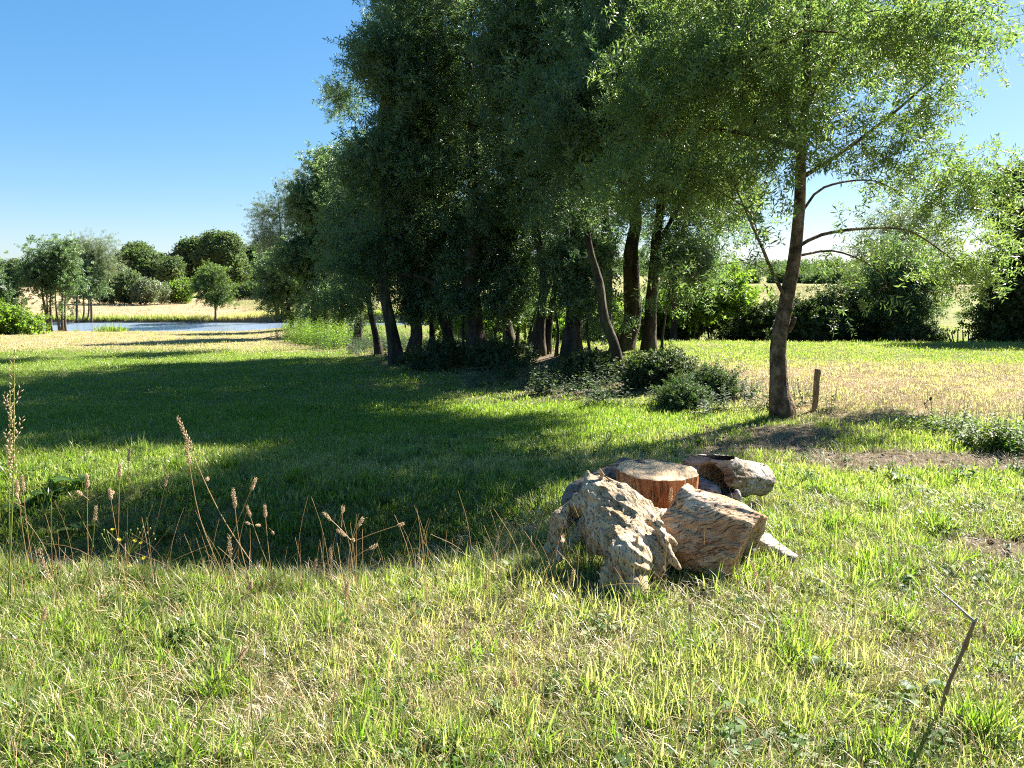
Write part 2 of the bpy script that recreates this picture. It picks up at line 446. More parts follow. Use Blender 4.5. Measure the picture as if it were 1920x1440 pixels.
def ground_mat():
    m, N, L, b = new_mat('meadow_soil')
    tc = nd(N, 'ShaderNodeTexCoord')
    dry = nd(N, 'ShaderNodeAttribute', attribute_name='dry')
    dirt = nd(N, 'ShaderNodeAttribute', attribute_name='dirt')
    n1 = nd(N, 'ShaderNodeTexNoise', i_Scale=0.55, i_Detail=9.0, i_Roughness=0.62)
    n2_ = nd(N, 'ShaderNodeTexNoise', i_Scale=11.0, i_Detail=8.0, i_Roughness=0.75)
    n3 = nd(N, 'ShaderNodeTexNoise', i_Scale=70.0, i_Detail=4.0, i_Roughness=0.7)
    for n in (n1, n2_, n3): L.new(tc.outputs['Object'], n.inputs['Vector'])
    g = ramp(N, [(0.25, (0.05, 0.075, 0.014)), (0.5, (0.11, 0.15, 0.028)), (0.75, (0.20, 0.22, 0.06))])
    d = ramp(N, [(0.25, (0.21, 0.14, 0.07)), (0.5, (0.38, 0.27, 0.155)), (0.75, (0.48, 0.375, 0.25))])
    s = ramp(N, [(0.25, (0.055, 0.040, 0.028)), (0.5, (0.17, 0.125, 0.088)), (0.75, (0.34, 0.27, 0.20))])
    for r in (g, d, s): L.new(n2_.outputs['Fac'], r.inputs[0])
    a = nd(N, 'ShaderNodeMath', operation='MULTIPLY_ADD'); a.inputs[1].default_value = 1.1; a.inputs[2].default_value = -0.55
    L.new(n1.outputs['Fac'], a.inputs[0])
    a1 = nd(N, 'ShaderNodeMath', operation='MULTIPLY_ADD'); a1.inputs[1].default_value = 0.7
    sb = nd(N, 'ShaderNodeMath', operation='SUBTRACT'); sb.inputs[1].default_value = 0.5
    L.new(n2_.outputs['Fac'], sb.inputs[0]); L.new(sb.outputs[0], a1.inputs[0]); L.new(a.outputs[0], a1.inputs[2])
    a2 = nd(N, 'ShaderNodeMath', operation='ADD', use_clamp=True)
    L.new(a1.outputs[0], a2.inputs[0]); L.new(dry.outputs['Fac'], a2.inputs[1])
    c = mixc(N, L, a2.outputs[0], g.outputs[0], d.outputs[0])
    b2 = nd(N, 'ShaderNodeMath', operation='MULTIPLY_ADD', use_clamp=True); b2.inputs[1].default_value = 1.0
    L.new(dirt.outputs['Fac'], b2.inputs[0])
    sb2 = nd(N, 'ShaderNodeMath', operation='MULTIPLY'); sb2.inputs[1].default_value = 0.9
    L.new(sb.outputs[0], sb2.inputs[0]); L.new(sb2.outputs[0], b2.inputs[2])
    c = mixc(N, L, b2.outputs[0], c, s.outputs[0])
    L.new(c, b.inputs['Base Color'])
    b.inputs['Roughness'].default_value = 0.95; b.inputs['Specular IOR Level'].default_value = 0.1
    ad = nd(N, 'ShaderNodeMath', operation='ADD'); L.new(n2_.outputs['Fac'], ad.inputs[0]); L.new(n3.outputs['Fac'], ad.inputs[1])
    bp = nd(N, 'ShaderNodeBump', i_Strength=0.9, i_Distance=0.05)
    L.new(ad.outputs[0], bp.inputs['Height']); L.new(bp.outputs[0], b.inputs['Normal'])
    return m
M['ground'] = ground_mat()

def water_mat():
    m, N, L, b = new_mat('river_water')
    tc = nd(N, 'ShaderNodeTexCoord')
    mp = nd(N, 'ShaderNodeMapping'); mp.inputs['Scale'].default_value = (0.5, 1.6, 1)
    L.new(tc.outputs['Object'], mp.inputs[0])
    n = nd(N, 'ShaderNodeTexNoise', i_Scale=2.2, i_Detail=5.0)
    L.new(mp.outputs[0], n.inputs['Vector'])
    b.inputs['Base Color'].default_value = (0.17, 0.22, 0.29, 1)
    b.inputs['Roughness'].default_value = 0.18; b.inputs['IOR'].default_value = 1.33
    b.inputs['Specular IOR Level'].default_value = 0.9
    bp = nd(N, 'ShaderNodeBump', i_Strength=0.9, i_Distance=0.10)
    L.new(n.outputs['Fac'], bp.inputs['Height']); L.new(bp.outputs[0], b.inputs['Normal'])
    return m
M['water'] = water_mat()

# ------------------------------------------------------------------ ground
def zone_dry(x, y):
    x, y = np.broadcast_arrays(np.asarray(x, float), np.asarray(y, float))
    left = smooth(1.5, -1.5, x - wood_line(y))
    L_ = 0.10 + 0.62 * smooth(22, 29, y) 
    Rr = 0.22 + 0.70 * smooth(8.3, 10, y) * smooth(15.5, 12.5, y) + 0.05 * smooth(15, 18, y)
    v = L_ * left + Rr * (1 - left)
    v = np.where(y < 8.3, np.maximum(v * smooth(6.5, 8.3, y), 0.30), v)
    v = v + 0.45 * gauss(x, y, -0.25, 3.15, 0.8, 0.65) + 0.30 * gauss(x, y, -0.6, 6.6, 1.6, 0.35) + 0.35 * gauss(x, y, 1.0, 6.9, 1.0, 0.5)
    v = v + 0.25 * gauss(x, y, 1.6, 3.2, 1.0, 0.5)
    v = np.where(y > river_mid(x), 0.95, v)
    v = np.where((y > 28) & (left < 0.4) & (y < 75), 0.25, v)
    v = np.where((y > river_mid(x)) & (left < 0.4), 0.3, v)
    return np.clip(v + 0.35 * (n2(x, y, 0.45, 3, 77) - 0.5), 0, 1)

def zone_dirt(x, y):
    x, y = np.broadcast_arrays(np.asarray(x, float), np.asarray(y, float))
    v = 1.0 * gauss(x, y, 2.7, 8.2, 1.1, 0.65) + 0.8 * gauss(x, y, 2.1, 7.4, 0.8, 0.45)
    v = v + 1.5 * gauss(x, y, 4.0, 6.7, 1.8, 0.45) + 0.5 * gauss(x, y, 1.2, 7.0, 0.5, 0.25)
    v = v + 1.1 * gauss(x, y, 2.85, 4.45, 0.4, 0.32) + 0.6 * gauss(x, y, 1.9, 3.2, 0.5, 0.2) + 0.5 * gauss(x, y, -0.9, 2.9, 0.5, 0.25)
    v = v + 0.55 * gauss(x, y, -1.6, 4.6, 0.9, 0.35) + 0.5 * gauss(x, y, -2.9, 5.3, 0.6, 0.4) + 0.5 * gauss(x, y, -0.25, 4.5, 0.5, 0.2)
    wl_ = np.abs(x - wood_line(y)) 
    v = v + 0.8 * smooth(2.6, 0.8, wl_) * smooth(10, 12.5, y) * smooth(42, 36, y)
    bank = np.exp(-((y - river_mid(x) - 4.95) / 0.35) ** 2)
    v = v + bank
    return np.clip(v * (0.15 + 1.7 * n2(x, y, 1.7, 4, 41)), 0, 1)

def axis(segs):
    out = [segs[0][0]]
    for a, b_, st in segs:
        n = max(1, int(round((b_ - a) / st)))
        out += list(a + (b_ - a) * (np.arange(1, n + 1) / n))
    return np.array(out)
gx = axis([(-1400, -300, 110), (-300, -70, 14), (-70, -20, 1.2), (-20, -6, 0.35), (-6, 6, 0.1), (6, 20, 0.35), (20, 70, 1.2), (70, 300, 14), (300, 1400, 110)])
gy = axis([(-60, -8, 6), (-8, 0, 0.5), (0, 8.5, 0.075), (8.5, 20, 0.16), (20, 46, 0.42), (46, 60, 0.2), (60, 130, 1.5), (130, 500, 14), (500, 2600, 150)])
GX, GY = np.meshgrid(gx, gy)
GZ = height(GX, GY)
nx, ny = len(gx), len(gy)
ii = (np.arange(ny - 1)[:, None] * nx + np.arange(nx - 1)[None]).ravel()
me = mesh_np('ground', np.stack([GX, GY, GZ], -1).reshape(-1, 3), np.stack([ii, ii + 1, ii + nx + 1, ii + nx], -1))
fattr(me, 'dry', zone_dry(GX, GY).ravel()); fattr(me, 'dirt', zone_dirt(GX, GY).ravel())
tag(put('ground', me, M['ground']), kind='structure')

# river: a sheet a little wider than its bed
xs = np.concatenate([np.linspace(-220, -45, 15), np.linspace(-40, 40, 60), np.linspace(44, 90, 8)])
rm = river_mid(xs)
rv = np.concatenate([np.stack([xs, rm - 6.3, np.full_like(xs, -2.06)], -1), np.stack([xs, rm + 5.8, np.full_like(xs, -2.06)], -1)])
k = np.arange(len(xs) - 1); n_ = len(xs)
tag(put('river', mesh_np('river', rv, np.stack([k, k + 1, k + n_ + 1, k + n_], -1)), M['water']), kind='structure')

# ------------------------------------------------------------------ scattered foliage by geometry nodes
def src_obj(name, me, mat):                      # a source leaf cluster, never linked to the scene
    me.materials.append(mat)
    return bpy.data.objects.new(name, me)

_ng = {}
def scatter_tree(srcs):
    key = tuple(s.name for s in srcs)
    if key in _ng: return _ng[key]
    ng = bpy.data.node_groups.new('scatter', 'GeometryNodeTree')
    ng.interface.new_socket('Geometry', in_out='INPUT', socket_type='NodeSocketGeometry')
    ng.interface.new_socket('Geometry', in_out='OUTPUT', socket_type='NodeSocketGeometry')
    N, L = ng.nodes, ng.links
    gi, go = N.new('NodeGroupInput'), N.new('NodeGroupOutput')
    iop = N.new('GeometryNodeInstanceOnPoints')
    jn = N.new('GeometryNodeJoinGeometry')
    for s in srcs:
        oi = N.new('GeometryNodeObjectInfo'); oi.inputs['Object'].default_value = s
        oi.inputs['As Instance'].default_value = False
        gti = N.new('GeometryNodeGeometryToInstance')
        L.new(oi.outputs['Geometry'], gti.inputs[0]); L.new(gti.outputs[0], jn.inputs[0])
    def attr(nm, typ):
        a = N.new('GeometryNodeInputNamedAttribute'); a.data_type = typ; a.inputs['Name'].default_value = nm
        return a.outputs[0]
    e2r = N.new('FunctionNodeEulerToRotation')
    L.new(attr('rot', 'FLOAT_VECTOR'), e2r.inputs[0])
    L.new(gi.outputs[0], iop.inputs['Points']); L.new(jn.outputs[0], iop.inputs['Instance'])
    iop.inputs['Pick Instance'].default_value = True
    L.new(attr('pick', 'INT'), iop.inputs['Instance Index'])
    L.new(e2r.outputs[0], iop.inputs['Rotation'])
    L.new(attr('scl', 'FLOAT'), iop.inputs['Scale'])
    L.new(iop.outputs[0], go.inputs[0])
    _ng[key] = ng
    return ng

def scatter(name, pts, rot, scl, tint, var, srcs, seed=0, parent=None, origin=(0, 0, 0)):
    rng = np.random.default_rng(seed)
    pts = np.asarray(pts, float) - np.array(origin, float)
    n = len(pts)
    me = mesh_np(name, pts)
    a = me.attributes.new('rot', 'FLOAT_VECTOR', 'POINT'); a.data.foreach_set('vector', np.asarray(rot, np.float32).ravel())
    fattr(me, 'scl', scl); fattr(me, 'tint', tint); fattr(me, 'var', var)
    a = me.attributes.new('pick', 'INT', 'POINT'); a.data.foreach_set('value', rng.integers(0, len(srcs), n).astype(np.int32))
    o = put(name, me, srcs[0].data.materials[0], parent, (0, 0, 0) if parent else origin)
    md = o.modifiers.new('scatter', 'NODES'); md.node_group = scatter_tree(srcs)
    o['kind'] = 'stuff'
    return o

def blade(mb_V, mb_Q, mb_T, tips, rnds, base, dirv, h, w, bend, side, r, nseg=3):
    n0 = len(mb_V)
    up = np.array([0, 0, 1.0])
    for s in range(nseg + 1):
        t = s / nseg
        ang = bend * t
        p = base + up * (h * math.sin(min(ang, 3) + 1e-6) / max(bend, 1e-3) if bend > 0.05 else h * t) + dirv * (h * (1 - math.cos(ang)) / max(bend, 1e-3) if bend > 0.05 else 0)
        ww = w * (1 - t ** 1.6) * (0.75 + 0.5 * min(1, 3 * t)) if s < nseg else 0
        if s < nseg:
            mb_V += [p - side * ww / 2, p + side * ww / 2]; tips += [t, t]; rnds += [r, r]
            if s: 
                a = n0 + 2 * (s - 1); mb_Q.append([a, a + 1, a + 3, a + 2])
        else:
            mb_V.append(p); tips.append(1.0); rnds.append(r)
            a = n0 + 2 * (s - 1); mb_T.append([a, a + 1, a + 2])

def tuft(name, seed, n, h, spread, w, bend, mat, lay=0.0, nseg=3):
    rg = random.Random(seed)
    V, Q, T, tips, rn = [], [], [], [], []
    for _ in range(n):
        a = rg.uniform(0, 6.283); rr = spread * math.sqrt(rg.random())
        base = np.array([rr * math.cos(a), rr * math.sin(a), -0.01])
        da = a + rg.gauss(0, 0.9)
        dv = np.array([math.cos(da), math.sin(da), 0])
        sa = da + math.pi / 2 + rg.gauss(0, 0.6)
        sd = np.array([math.cos(sa), math.sin(sa), 0])
        hh = h * rg.uniform(0.45, 1.15)
        if rg.random() < lay: b_ = rg.uniform(1.3, 2.2); hh *= 1.0
        else: b_ = max(0.06, abs(rg.gauss(bend, bend * 0.5)))
        lean = rg.gauss(0, 0.12)
        blade(V, Q, T, tips, rn, base, dv, hh, w * rg.uniform(0.6, 1.3), b_, sd, rg.random() ** 2, nseg)
    me = mesh_np(name, V, Q, T)
    fattr(me, 'tip', tips); fattr(me, 'rnd', rn)
    return src_obj(name, me, mat)

def leaf_faces(V, T, tips, rn, p, d, nrm, L_, W_, r, fold=0.18):
    side = np.cross(d, nrm); side /= np.linalg.norm(side) + 1e-9
    nn = np.cross(side, d)
    n0 = len(V)
    V += [p, p + d * L_ * 0.45 + side * W_ / 2 + nn * fold * W_, p + d * L_ * 0.45 - side * W_ / 2 + nn * fold * W_, p + d * L_ - nn * 0.12 * L_]
    m = p + d * L_ * 0.5; V.append(m)
    T += [[n0, n0 + 1, n0 + 4], [n0, n0 + 4, n0 + 2], [n0 + 1, n0 + 3, n0 + 4], [n0 + 4, n0 + 3, n0 + 2]]
    tips += [0, 0.5, 0.5, 1, 0.5]; rn += [r] * 5

def spray(name, seed, nleaf, length, leaf_l, leaf_w, mat, droop=0.5, spread=0.9, stem_r=0.0025):
    """a leafy twig growing along +Z, its leaves set alternately along it"""
    rg = random.Random(seed)
    V, T, tips, rn = [], [], [], []
    path = []
    bx = rg.uniform(0, 6.283)
    bd = np.array([math.cos(bx), math.sin(bx), 0])
    for s in range(7):
        t = s / 6
        path.append(np.array([0, 0, 1.0]) * length * t * (1 - 0.25 * t) + bd * length * 0.35 * t * t)
    path = np.array(path)
    for i in range(nleaf):
        t = 0.12 + 0.88 * (i + rg.random()) / nleaf
        f = t * 5.999; k_ = int(f); p = path[k_] * (1 - (f - k_)) + path[min(k_ + 1, 6)] * (f - k_)
        tg = path[min(k_ + 1, 6)] - path[k_]; tg /= np.linalg.norm(tg) + 1e-9
        a = i * 2.4 + rg.gauss(0, 0.4)
        o1 = np.cross(tg, [0.3, 0.9, 0.1]); o1 /= np.linalg.norm(o1); o2 = np.cross(tg, o1)
        out = o1 * math.cos(a) + o2 * math.sin(a)
        d = tg * rg.uniform(0.2, 0.9) + out * spread + np.array([0, 0, -droop * rg.random()])
        d /= np.linalg.norm(d)
        nrm = np.array([rg.gauss(0, 0.6), rg.gauss(0, 0.6), rg.gauss(0.6, 0.5)])
        leaf_faces(V, T, tips, rn, p + out * 0.004, d, nrm, leaf_l * rg.uniform(0.7, 1.2), leaf_w * rg.uniform(0.75, 1.2), rg.random() ** 2)
    n0 = len(V)
    Q = []
    for s in range(7):
        r_ = stem_r * (1 - 0.7 * s / 6)
        for j in range(3):
            V.append(path[s] + r_ * np.array([math.cos(j * 2.094), math.sin(j * 2.094), 0])); tips.append(0); rn.append(0.8)
        if s:
            for j in range(3):
                a = n0 + 3 * (s - 1)
                Q.append([a + j, a + (j + 1) % 3, a + 3 + (j + 1) % 3, a + 3 + j])
    me = mesh_np(name, V, Q, T, smooth_shade=False)
    fattr(me, 'tip', tips); fattr(me, 'rnd', rn)
    return src_obj(name, me, mat)

def blob(name, seed, nleaf, radius, leaf, mat):
    """a loose ball of leaves for trees far away"""
    rg = random.Random(seed)
    V, T, tips, rn = [], [], [], []
    for _ in range(nleaf):
        d = np.array([rg.gauss(0, 1), rg.gauss(0, 1), rg.gauss(0, 1)]); d /= np.linalg.norm(d)
        p = d * radius * rg.random() ** 0.4
        dd = d * 0.5 + np.array([rg.gauss(0, 0.6), rg.gauss(0, 0.6), rg.gauss(-0.2, 0.6)]); dd /= np.linalg.norm(dd)
        leaf_faces(V, T, tips, rn, p, dd, d + np.array([rg.gauss(0, 0.5), rg.gauss(0, 0.5), 0.4]), leaf * rg.uniform(0.7, 1.3), leaf * 0.55, rg.random() ** 2)
    me = mesh_np(name, V, None, T, smooth_shade=False)
    fattr(me, 'tip', tips); fattr(me, 'rnd', rn)
    return src_obj(name, me, mat)

SRC = {}
SRC['ash'] = [spray('ash_spray', s, 22, 0.34, 0.072, 0.017, M['ash_leaf'], 0.5, 0.9) for s in (1, 2, 3, 4)]
SRC['wood'] = [spray('wood_spray', s, 20, 0.40, 0.100, 0.026, M['dark_leaf'], 0.7, 0.85) for s in (11, 12, 13, 14)]
SRC['bright'] = [spray('bright_spray', s, 18, 0.36, 0.10, 0.05, M['bright_leaf'], 0.4, 0.9) for s in (15, 16, 17)]
SRC['willow'] = [spray('willow_spray', s, 26, 0.55, 0.12, 0.022, M['willow_leaf'], 0.6, 0.6) for s in (21, 22, 23)]
SRC['hedge'] = [spray('hedge_spray', s, 18, 0.34, 0.085, 0.05, M['hedge_leaf'], 0.3, 0.9) for s in (31, 32, 33)]
SRC['far'] = [blob('far_leaf_clump', s, 46, 0.55, 0.26, M['far_leaf']) for s in (41, 42, 43)]
SRC['far_pale'] = [blob('far_pale_clump', s, 34, 0.5, 0.20, M['willow_leaf']) for s in (44, 45)]
SRC['far_bright'] = [blob('far_bright_clump', s, 40, 0.5, 0.22, M['bright_leaf']) for s in (46, 47)]
SRC['mid'] = [spray('mid_spray', s, 16, 0.6, 0.17, 0.075, M['dark_leaf'], 0.5, 0.9, 0.004) for s in (51, 52, 53)]
SRC['young'] = [spray('young_spray', s, 16, 0.6, 0.17, 0.085, M['young_leaf'], 0.5, 0.9, 0.004) for s in (56, 57)]
SRC['bramble'] = [spray('bramble_spray', s, 18, 0.34, 0.08, 0.04, M['nettle'], 0.3, 0.9) for s in (58, 59)]
SRC['mid_bright'] = [spray('mid_bright_spray', s, 16, 0.6, 0.17, 0.09, M['bright_leaf'], 0.5, 0.9, 0.004) for s in (54, 55)]

# ------------------------------------------------------------------ trees
def dirs_to_euler(d, rng):
    """euler angles turning +Z to each direction, with a free spin about it"""
    d = d / (np.linalg.norm(d, axis=1)[:, None] + 1e-9)
    pitch = np.arccos(np.clip(d[:, 2], -1, 1)); yaw = np.arctan2(d[:, 1], d[:, 0])
    # Rz(yaw) Ry(pitch) Rz(spin) expressed as XYZ euler
    s = rng.uniform(0, 2 * math.pi, len(d))
    cy_, sy = np.cos(yaw), np.sin(yaw); cpi, spi = np.cos(pitch), np.sin(pitch); cs, ss = np.cos(s), np.sin(s)
    m00 = cy_ * cpi * cs - sy * ss; m10 = sy * cpi * cs + cy_ * ss; m20 = -spi * cs
    m21 = spi * ss; m22 = cpi
    ry = np.arcsin(np.clip(-m20, -1, 1))
    rx = np.arctan2(m21, m22); rz = np.arctan2(m10, m00)
    return np.stack([rx, ry, rz], -1)

SHR = 0.25
def ell(u, v, ru, rv, Y, rd=None, w=1.0):        # a part of a crown: its pixel, its distance and its real radii
    c = P(u, v, Y); s = Y * cp / FPX * 1.02
    rx, rz = max(ru * s - SHR, 0.4 * ru * s), max(rv * s - SHR, 0.4 * rv * s)
    return (np.array(c), np.array([rx, rd if rd else 0.5 * (rx + rz), rz]), w)

def make_tree(name, label, cat, group, paths, ells, ncl, per, srcs, bark, seed, sscale=1.0, sigma=0.25, gap=0.42, droop=0.3,
              kstep=0.3, tip_r=0.006, limbs=6, tint=(0.0, 0.5), flare=0.5, crown_name='crown', trunk_name='trunk', twigs=True, clear=None, gapf=1.0, boughs=7, core=0.55):
    """paths: list of (polyline, base radius, tip radius), the first one starts on the ground"""
    rng = np.random.default_rng(seed)
    base = Vector(paths[0][0][0])
    root = thing(name, base, label, cat, group)
    pos, par, rad, fixed = [], [], [], []
    mbt = MB()
    sides = 12 if base.y < 25 else 7
    for pi, (pl, r0, r1) in enumerate(paths):
        pts = spline(pl, 0.14 if base.y < 25 else 0.4)
        m = len(pts)
        t = np.linspace(0, 1, m)
        wig = (np.stack([fbm(np.stack([t * m * 0.16, np.full(m, seed + pi * 3.1 + j * 9.7), np.zeros(m)], -1), 2, seed) for j in range(3)], -1) - 0.5)
        pts = pts + wig * min(0.16, r0 * 0.9) * np.minimum(1, t * 6)[:, None]
        rr = r0 * (1 - t) + r1 * t
        hgt = np.abs(pts[:, 2] - pts[0, 2])
        first = pi == 0 or abs(pl[0][2] - base.z) < 0.4
        if first: rr = rr * (1 + flare * np.exp(-hgt / (0.16 + r0 * 0.6)))
        ang = np.arange(sides) * 2 * math.pi / sides
        lob = 1 + 0.19 * (fbm(np.stack([np.cos(ang)[None] * 1.2 + 0 * t[:, None], np.sin(ang)[None] * 1.2 + 0 * t[:, None], (t * m * 0.11)[:, None] + 0 * ang[None]], -1), 3, seed + pi) - 0.5) * 2
        if first: lob = lob + 0.28 * flare * np.exp(-hgt / 0.2)[:, None] * np.cos(ang * 4 + seed)[None]
        if first: pts = np.vstack([pts[:1] - [0, 0, 0.25], pts[1:]])
        off = len(pos)
        j0 = -1
        if not first and pos:
            dd = np.linalg.norm(np.array(pos) - pts[0], axis=1); j0 = int(np.argmin(dd))
        mbt.tube(pts, rr, sides, True, lob)
        for q in range(m):
            pos.append(pts[q]); rad.append(rr[q]); fixed.append(True)
            par.append(off + q - 1 if q else j0)
    ntrunk = len(pos)
    mbt.put(trunk_name, bark, root, base)
    # boughs: each part of the crown carries smaller tufts that push through its outline
    big_e = []
    for c_, r_, w_ in ells:
        big_e.append((c_, r_ * 0.82, w_ * core))
        for _ in range(boughs):
            d_ = rng.normal(size=3) + np.array([0, 0, 0.25]); d_ /= np.linalg.norm(d_)
            f_ = rng.uniform(0.20, 0.40)
            big_e.append((c_ + d_ * r_ * rng.uniform(0.76, 1.12), r_ * f_ * np.array([1.15, 1.0, 0.85]), w_ * 1.25))
    mid_all = np.mean([e[0] for e in ells], axis=0)
    ells = big_e
    # cluster centres
    vol = np.array([np.prod(e[1]) ** 0.75 * e[2] for e in ells]); vol /= vol.sum()
    C = []
    tries = 0
    while len(C) < ncl and tries < 40:
        tries += 1
        which = rng.choice(len(ells), ncl, p=vol)
        d = rng.normal(size=(ncl, 3)); d /= np.linalg.norm(d, axis=1)[:, None]
        r_ = rng.random(ncl) ** 0.45
        p = np.array([ells[w][0] for w in which]) + d * r_[:, None] * np.array([ells[w][1] for w in which])
        sc = np.mean([np.mean(e[1]) for e in ells])
        nz = fbm(p * (1.3 / max(0.35, sc * 0.55)) * gapf, 2, seed + 3)
        keep = (nz > gap) & (p[:, 2] > height(p[:, 0], p[:, 1]) + 0.08)
        if clear is not None: keep &= ~clear(p)
        C += list(p[keep])
    C = np.array(C[:ncl])
    trunk_pos = np.array(pos)
    dist_t = np.array([np.min(np.linalg.norm(trunk_pos - c, axis=1)) for c in C])
    order = np.argsort(dist_t)
    cap = ntrunk + ncl * 14
    A = np.zeros((cap, 3)); D = np.zeros((cap, 3)); A[:ntrunk] = trunk_pos
    for q in range(ntrunk):
        j = par[q]
        v = trunk_pos[q] - trunk_pos[j] if j >= 0 else np.array([0, 0, 1.0])
        D[q] = v / (np.linalg.norm(v) + 1e-9)
    cnt = ntrunk
    par = list(par)
    nmin = np.zeros(cap, bool); nmin[:ntrunk] = trunk_pos[:, 2] < base.z + 0.25 * (np.max(trunk_pos[:, 2]) - base.z) if twigs else False
    for ci in order:
        c = C[ci]
        v = c - A[:cnt]; dist = np.linalg.norm(v, axis=1) + 1e-6
        vz = v[:, 2] / dist
        cosd = np.einsum('ij,ij->i', v, D[:cnt]) / dist
        cost = dist * (1 + 0.9 * np.maximum(0, -vz)) * (1 + 0.45 * (1 - cosd)) + nmin[:cnt] * 3.0
        j = int(np.argmin(cost))
        p0 = A[j]; L_ = dist[j]
        k_ = max(2, min(12, int(L_ / kstep)))
        ctrl = p0 + D[j] * L_ * 0.3 + (c - p0) * 0.25 + np.array([0, 0, 0.10 * L_]) + rng.normal(size=3) * 0.06 * L_
        prev = j
        for s in range(1, k_ + 1):
            t = s / k_
            q = (1 - t) ** 2 * p0 + 2 * t * (1 - t) * ctrl + t * t * c
            if s < k_: q = q + rng.normal(size=3) * 0.022 * min(1.0, L_)
            A[cnt] = q; dv = q - A[prev]; D[cnt] = dv / (np.linalg.norm(dv) + 1e-9)
            par.append(prev); prev = cnt; cnt += 1
    A = A[:cnt]; par = np.array(par)
    acc = np.zeros(cnt); e_ = 2.35
    haschild = np.zeros(cnt, bool); haschild[par[par >= 0]] = True
    acc[~haschild] = tip_r ** e_
    main = -np.ones(cnt, int); best = np.zeros(cnt)
    for q in range(cnt - 1, ntrunk - 1, -1):
        j = par[q]
        acc[j] += acc[q]
        if acc[q] > best[j]: best[j] = acc[q]; main[j] = q
    rr = acc ** (1 / e_)
    rr[:ntrunk] = rad
    for q in range(ntrunk, cnt):
        rr[q] = min(rr[q], rr[par[q]] * (0.62 if par[q] < ntrunk else 1.0))
    limb_id = -np.ones(cnt, int)
    for q in range(ntrunk, cnt):
        limb_id[q] = q if par[q] < ntrunk else limb_id[par[q]]
    roots_ = [q for q in range(ntrunk, cnt) if par[q] < ntrunk]
    roots_.sort(key=lambda q: -rr[q])
    big = set(roots_[:limbs])
    mbs = {q: MB() for q in big}; rest = MB()
    near = base.y < 25
    for q in range(ntrunk, cnt):
        j = par[q]
        if j >= ntrunk and main[j] == q: continue
        chain = [j, q]
        while main[chain[-1]] >= 0: chain.append(main[chain[-1]])
        pr = rr[chain].copy(); pr[0] = pr[1]
        if pr[1] < 0.004 and not near: continue
        sd = 7 if pr[1] > 0.03 else (5 if pr[1] > 0.012 else 3)
        pr[-1] *= 0.4
        (mbs[limb_id[q]] if limb_id[q] in big else rest).tube(A[chain], pr, sd)
    for q in roots_[:limbs]:
        if mbs[q].V: mbs[q].put('limb', bark, root, base)
    if rest.V:
        o = rest.put('twigs', bark, root, base); o['kind'] = 'stuff'
    # leaves
    n = len(C) * per
    ctr = np.repeat(C, per, axis=0)
    off = rng.normal(size=(n, 3)) * sigma * np.array([1, 1, 0.75])
    pp = ctr + off
    mid = mid_all
    outd = ctr - mid; outd /= np.linalg.norm(outd, axis=1)[:, None] + 1e-9
    d = off / (sigma + 1e-9) * 0.6 + outd * 0.5 + rng.normal(size=(n, 3)) * 0.5 + np.array([0, 0, -droop])
    clv = np.repeat(rng.random(len(C)), per)
    ti = tint[0] + (tint[1] - tint[0]) * np.clip(clv + rng.normal(size=n) * 0.15, 0, 1)
    keep = pp[:, 2] > height(pp[:, 0], pp[:, 1]) + 0.02
    if clear is not None: keep &= ~clear(pp)
    sc = sscale * rng.uniform(0.75, 1.25, n)
    va = np.clip(0.75 * np.repeat(rng.random(len(C)), per) + 0.25 * rng.random(n), 0, 1)
    scatter(crown_name, pp[keep], dirs_to_euler(d, rng)[keep], sc[keep], ti[keep], va[keep], srcs, seed, root, base)
    return root

def pl(pix, Y):                                  # polyline through photo pixels at one distance, started on the ground
    pts = [P(u, v, Y) for u, v in pix]
    g = pts[0]; pts[0] = Vector((g.x, g.y, float(height(g.x, g.y))))
    return pts

def pl2(pix):                                    # polyline of (u, v, Y)
    return [P(u, v, Y) for u, v, Y in pix]

TREES = True
GRP_W = 'trees of the dark wood'
# the single tree on the right
rb = G(1474, 783); Y0 = rb.y
rt_paths = [
    ([rb] + [P(u, v, Y0) for u, v in ((1461, 738), (1463, 660), (1476, 590), (1491, 490), (1503, 360), (1507, 260), (1512, 160), (1517, 60), (1522, -110))], 0.102, 0.02),
    (pl2([(1497, 462, Y0), (1540, 440, Y0 + .1), (1620, 428, Y0 + .4), (1700, 432, Y0 + .7), (1765, 470, Y0 + .9), (1830, 525, Y0 + 1.1)]), 0.021, 0.005),
    (pl2([(1508, 330, Y0), (1580, 285, Y0 + .2), (1660, 225, Y0 + .5), (1760, 140, Y0 + .8), (1860, 70, Y0 + 1.0)]), 0.026, 0.006),
    (pl2([(1481, 575, Y0), (1452, 520, Y0 - .1), (1432, 470, Y0 - .2), (1410, 420, Y0 - .3), (1370, 330, Y0 - .4)]), 0.024, 0.006),
    (pl2([(1507, 300, Y0), (1475, 220, Y0 - .2), (1430, 120, Y0 - .5), (1390, 10, Y0 - .8)]), 0.040, 0.01),
    (pl2([(1502, 400, Y0), (1545, 352, Y0 + .2), (1640, 340, Y0 + .5), (1720, 385, Y0 + .8)]), 0.016, 0.004),
    (pl2([(1510, 200, Y0), (1560, 110, Y0 + .2), (1610, 20, Y0 + .4), (1645, -70, Y0 + .6)]), 0.036, 0.008),
    (pl2([(1495, 480, Y0), (1560, 470, Y0 + .2), (1620, 490, Y0 + .3), (1660, 520, Y0 + .3)]), 0.016, 0.005),
    (pl2([(1478, 622, Y0 - .03), (1486, 608, Y0 - .06), (1490, 596, Y0 - .08)]), 0.034, 0.018),
    (pl2([(1506, 280, Y0), (1400, 250, Y0 + .3), (1290, 240, Y0 + .5), (1200, 270, Y0 + .6)]), 0.034, 0.008),
]
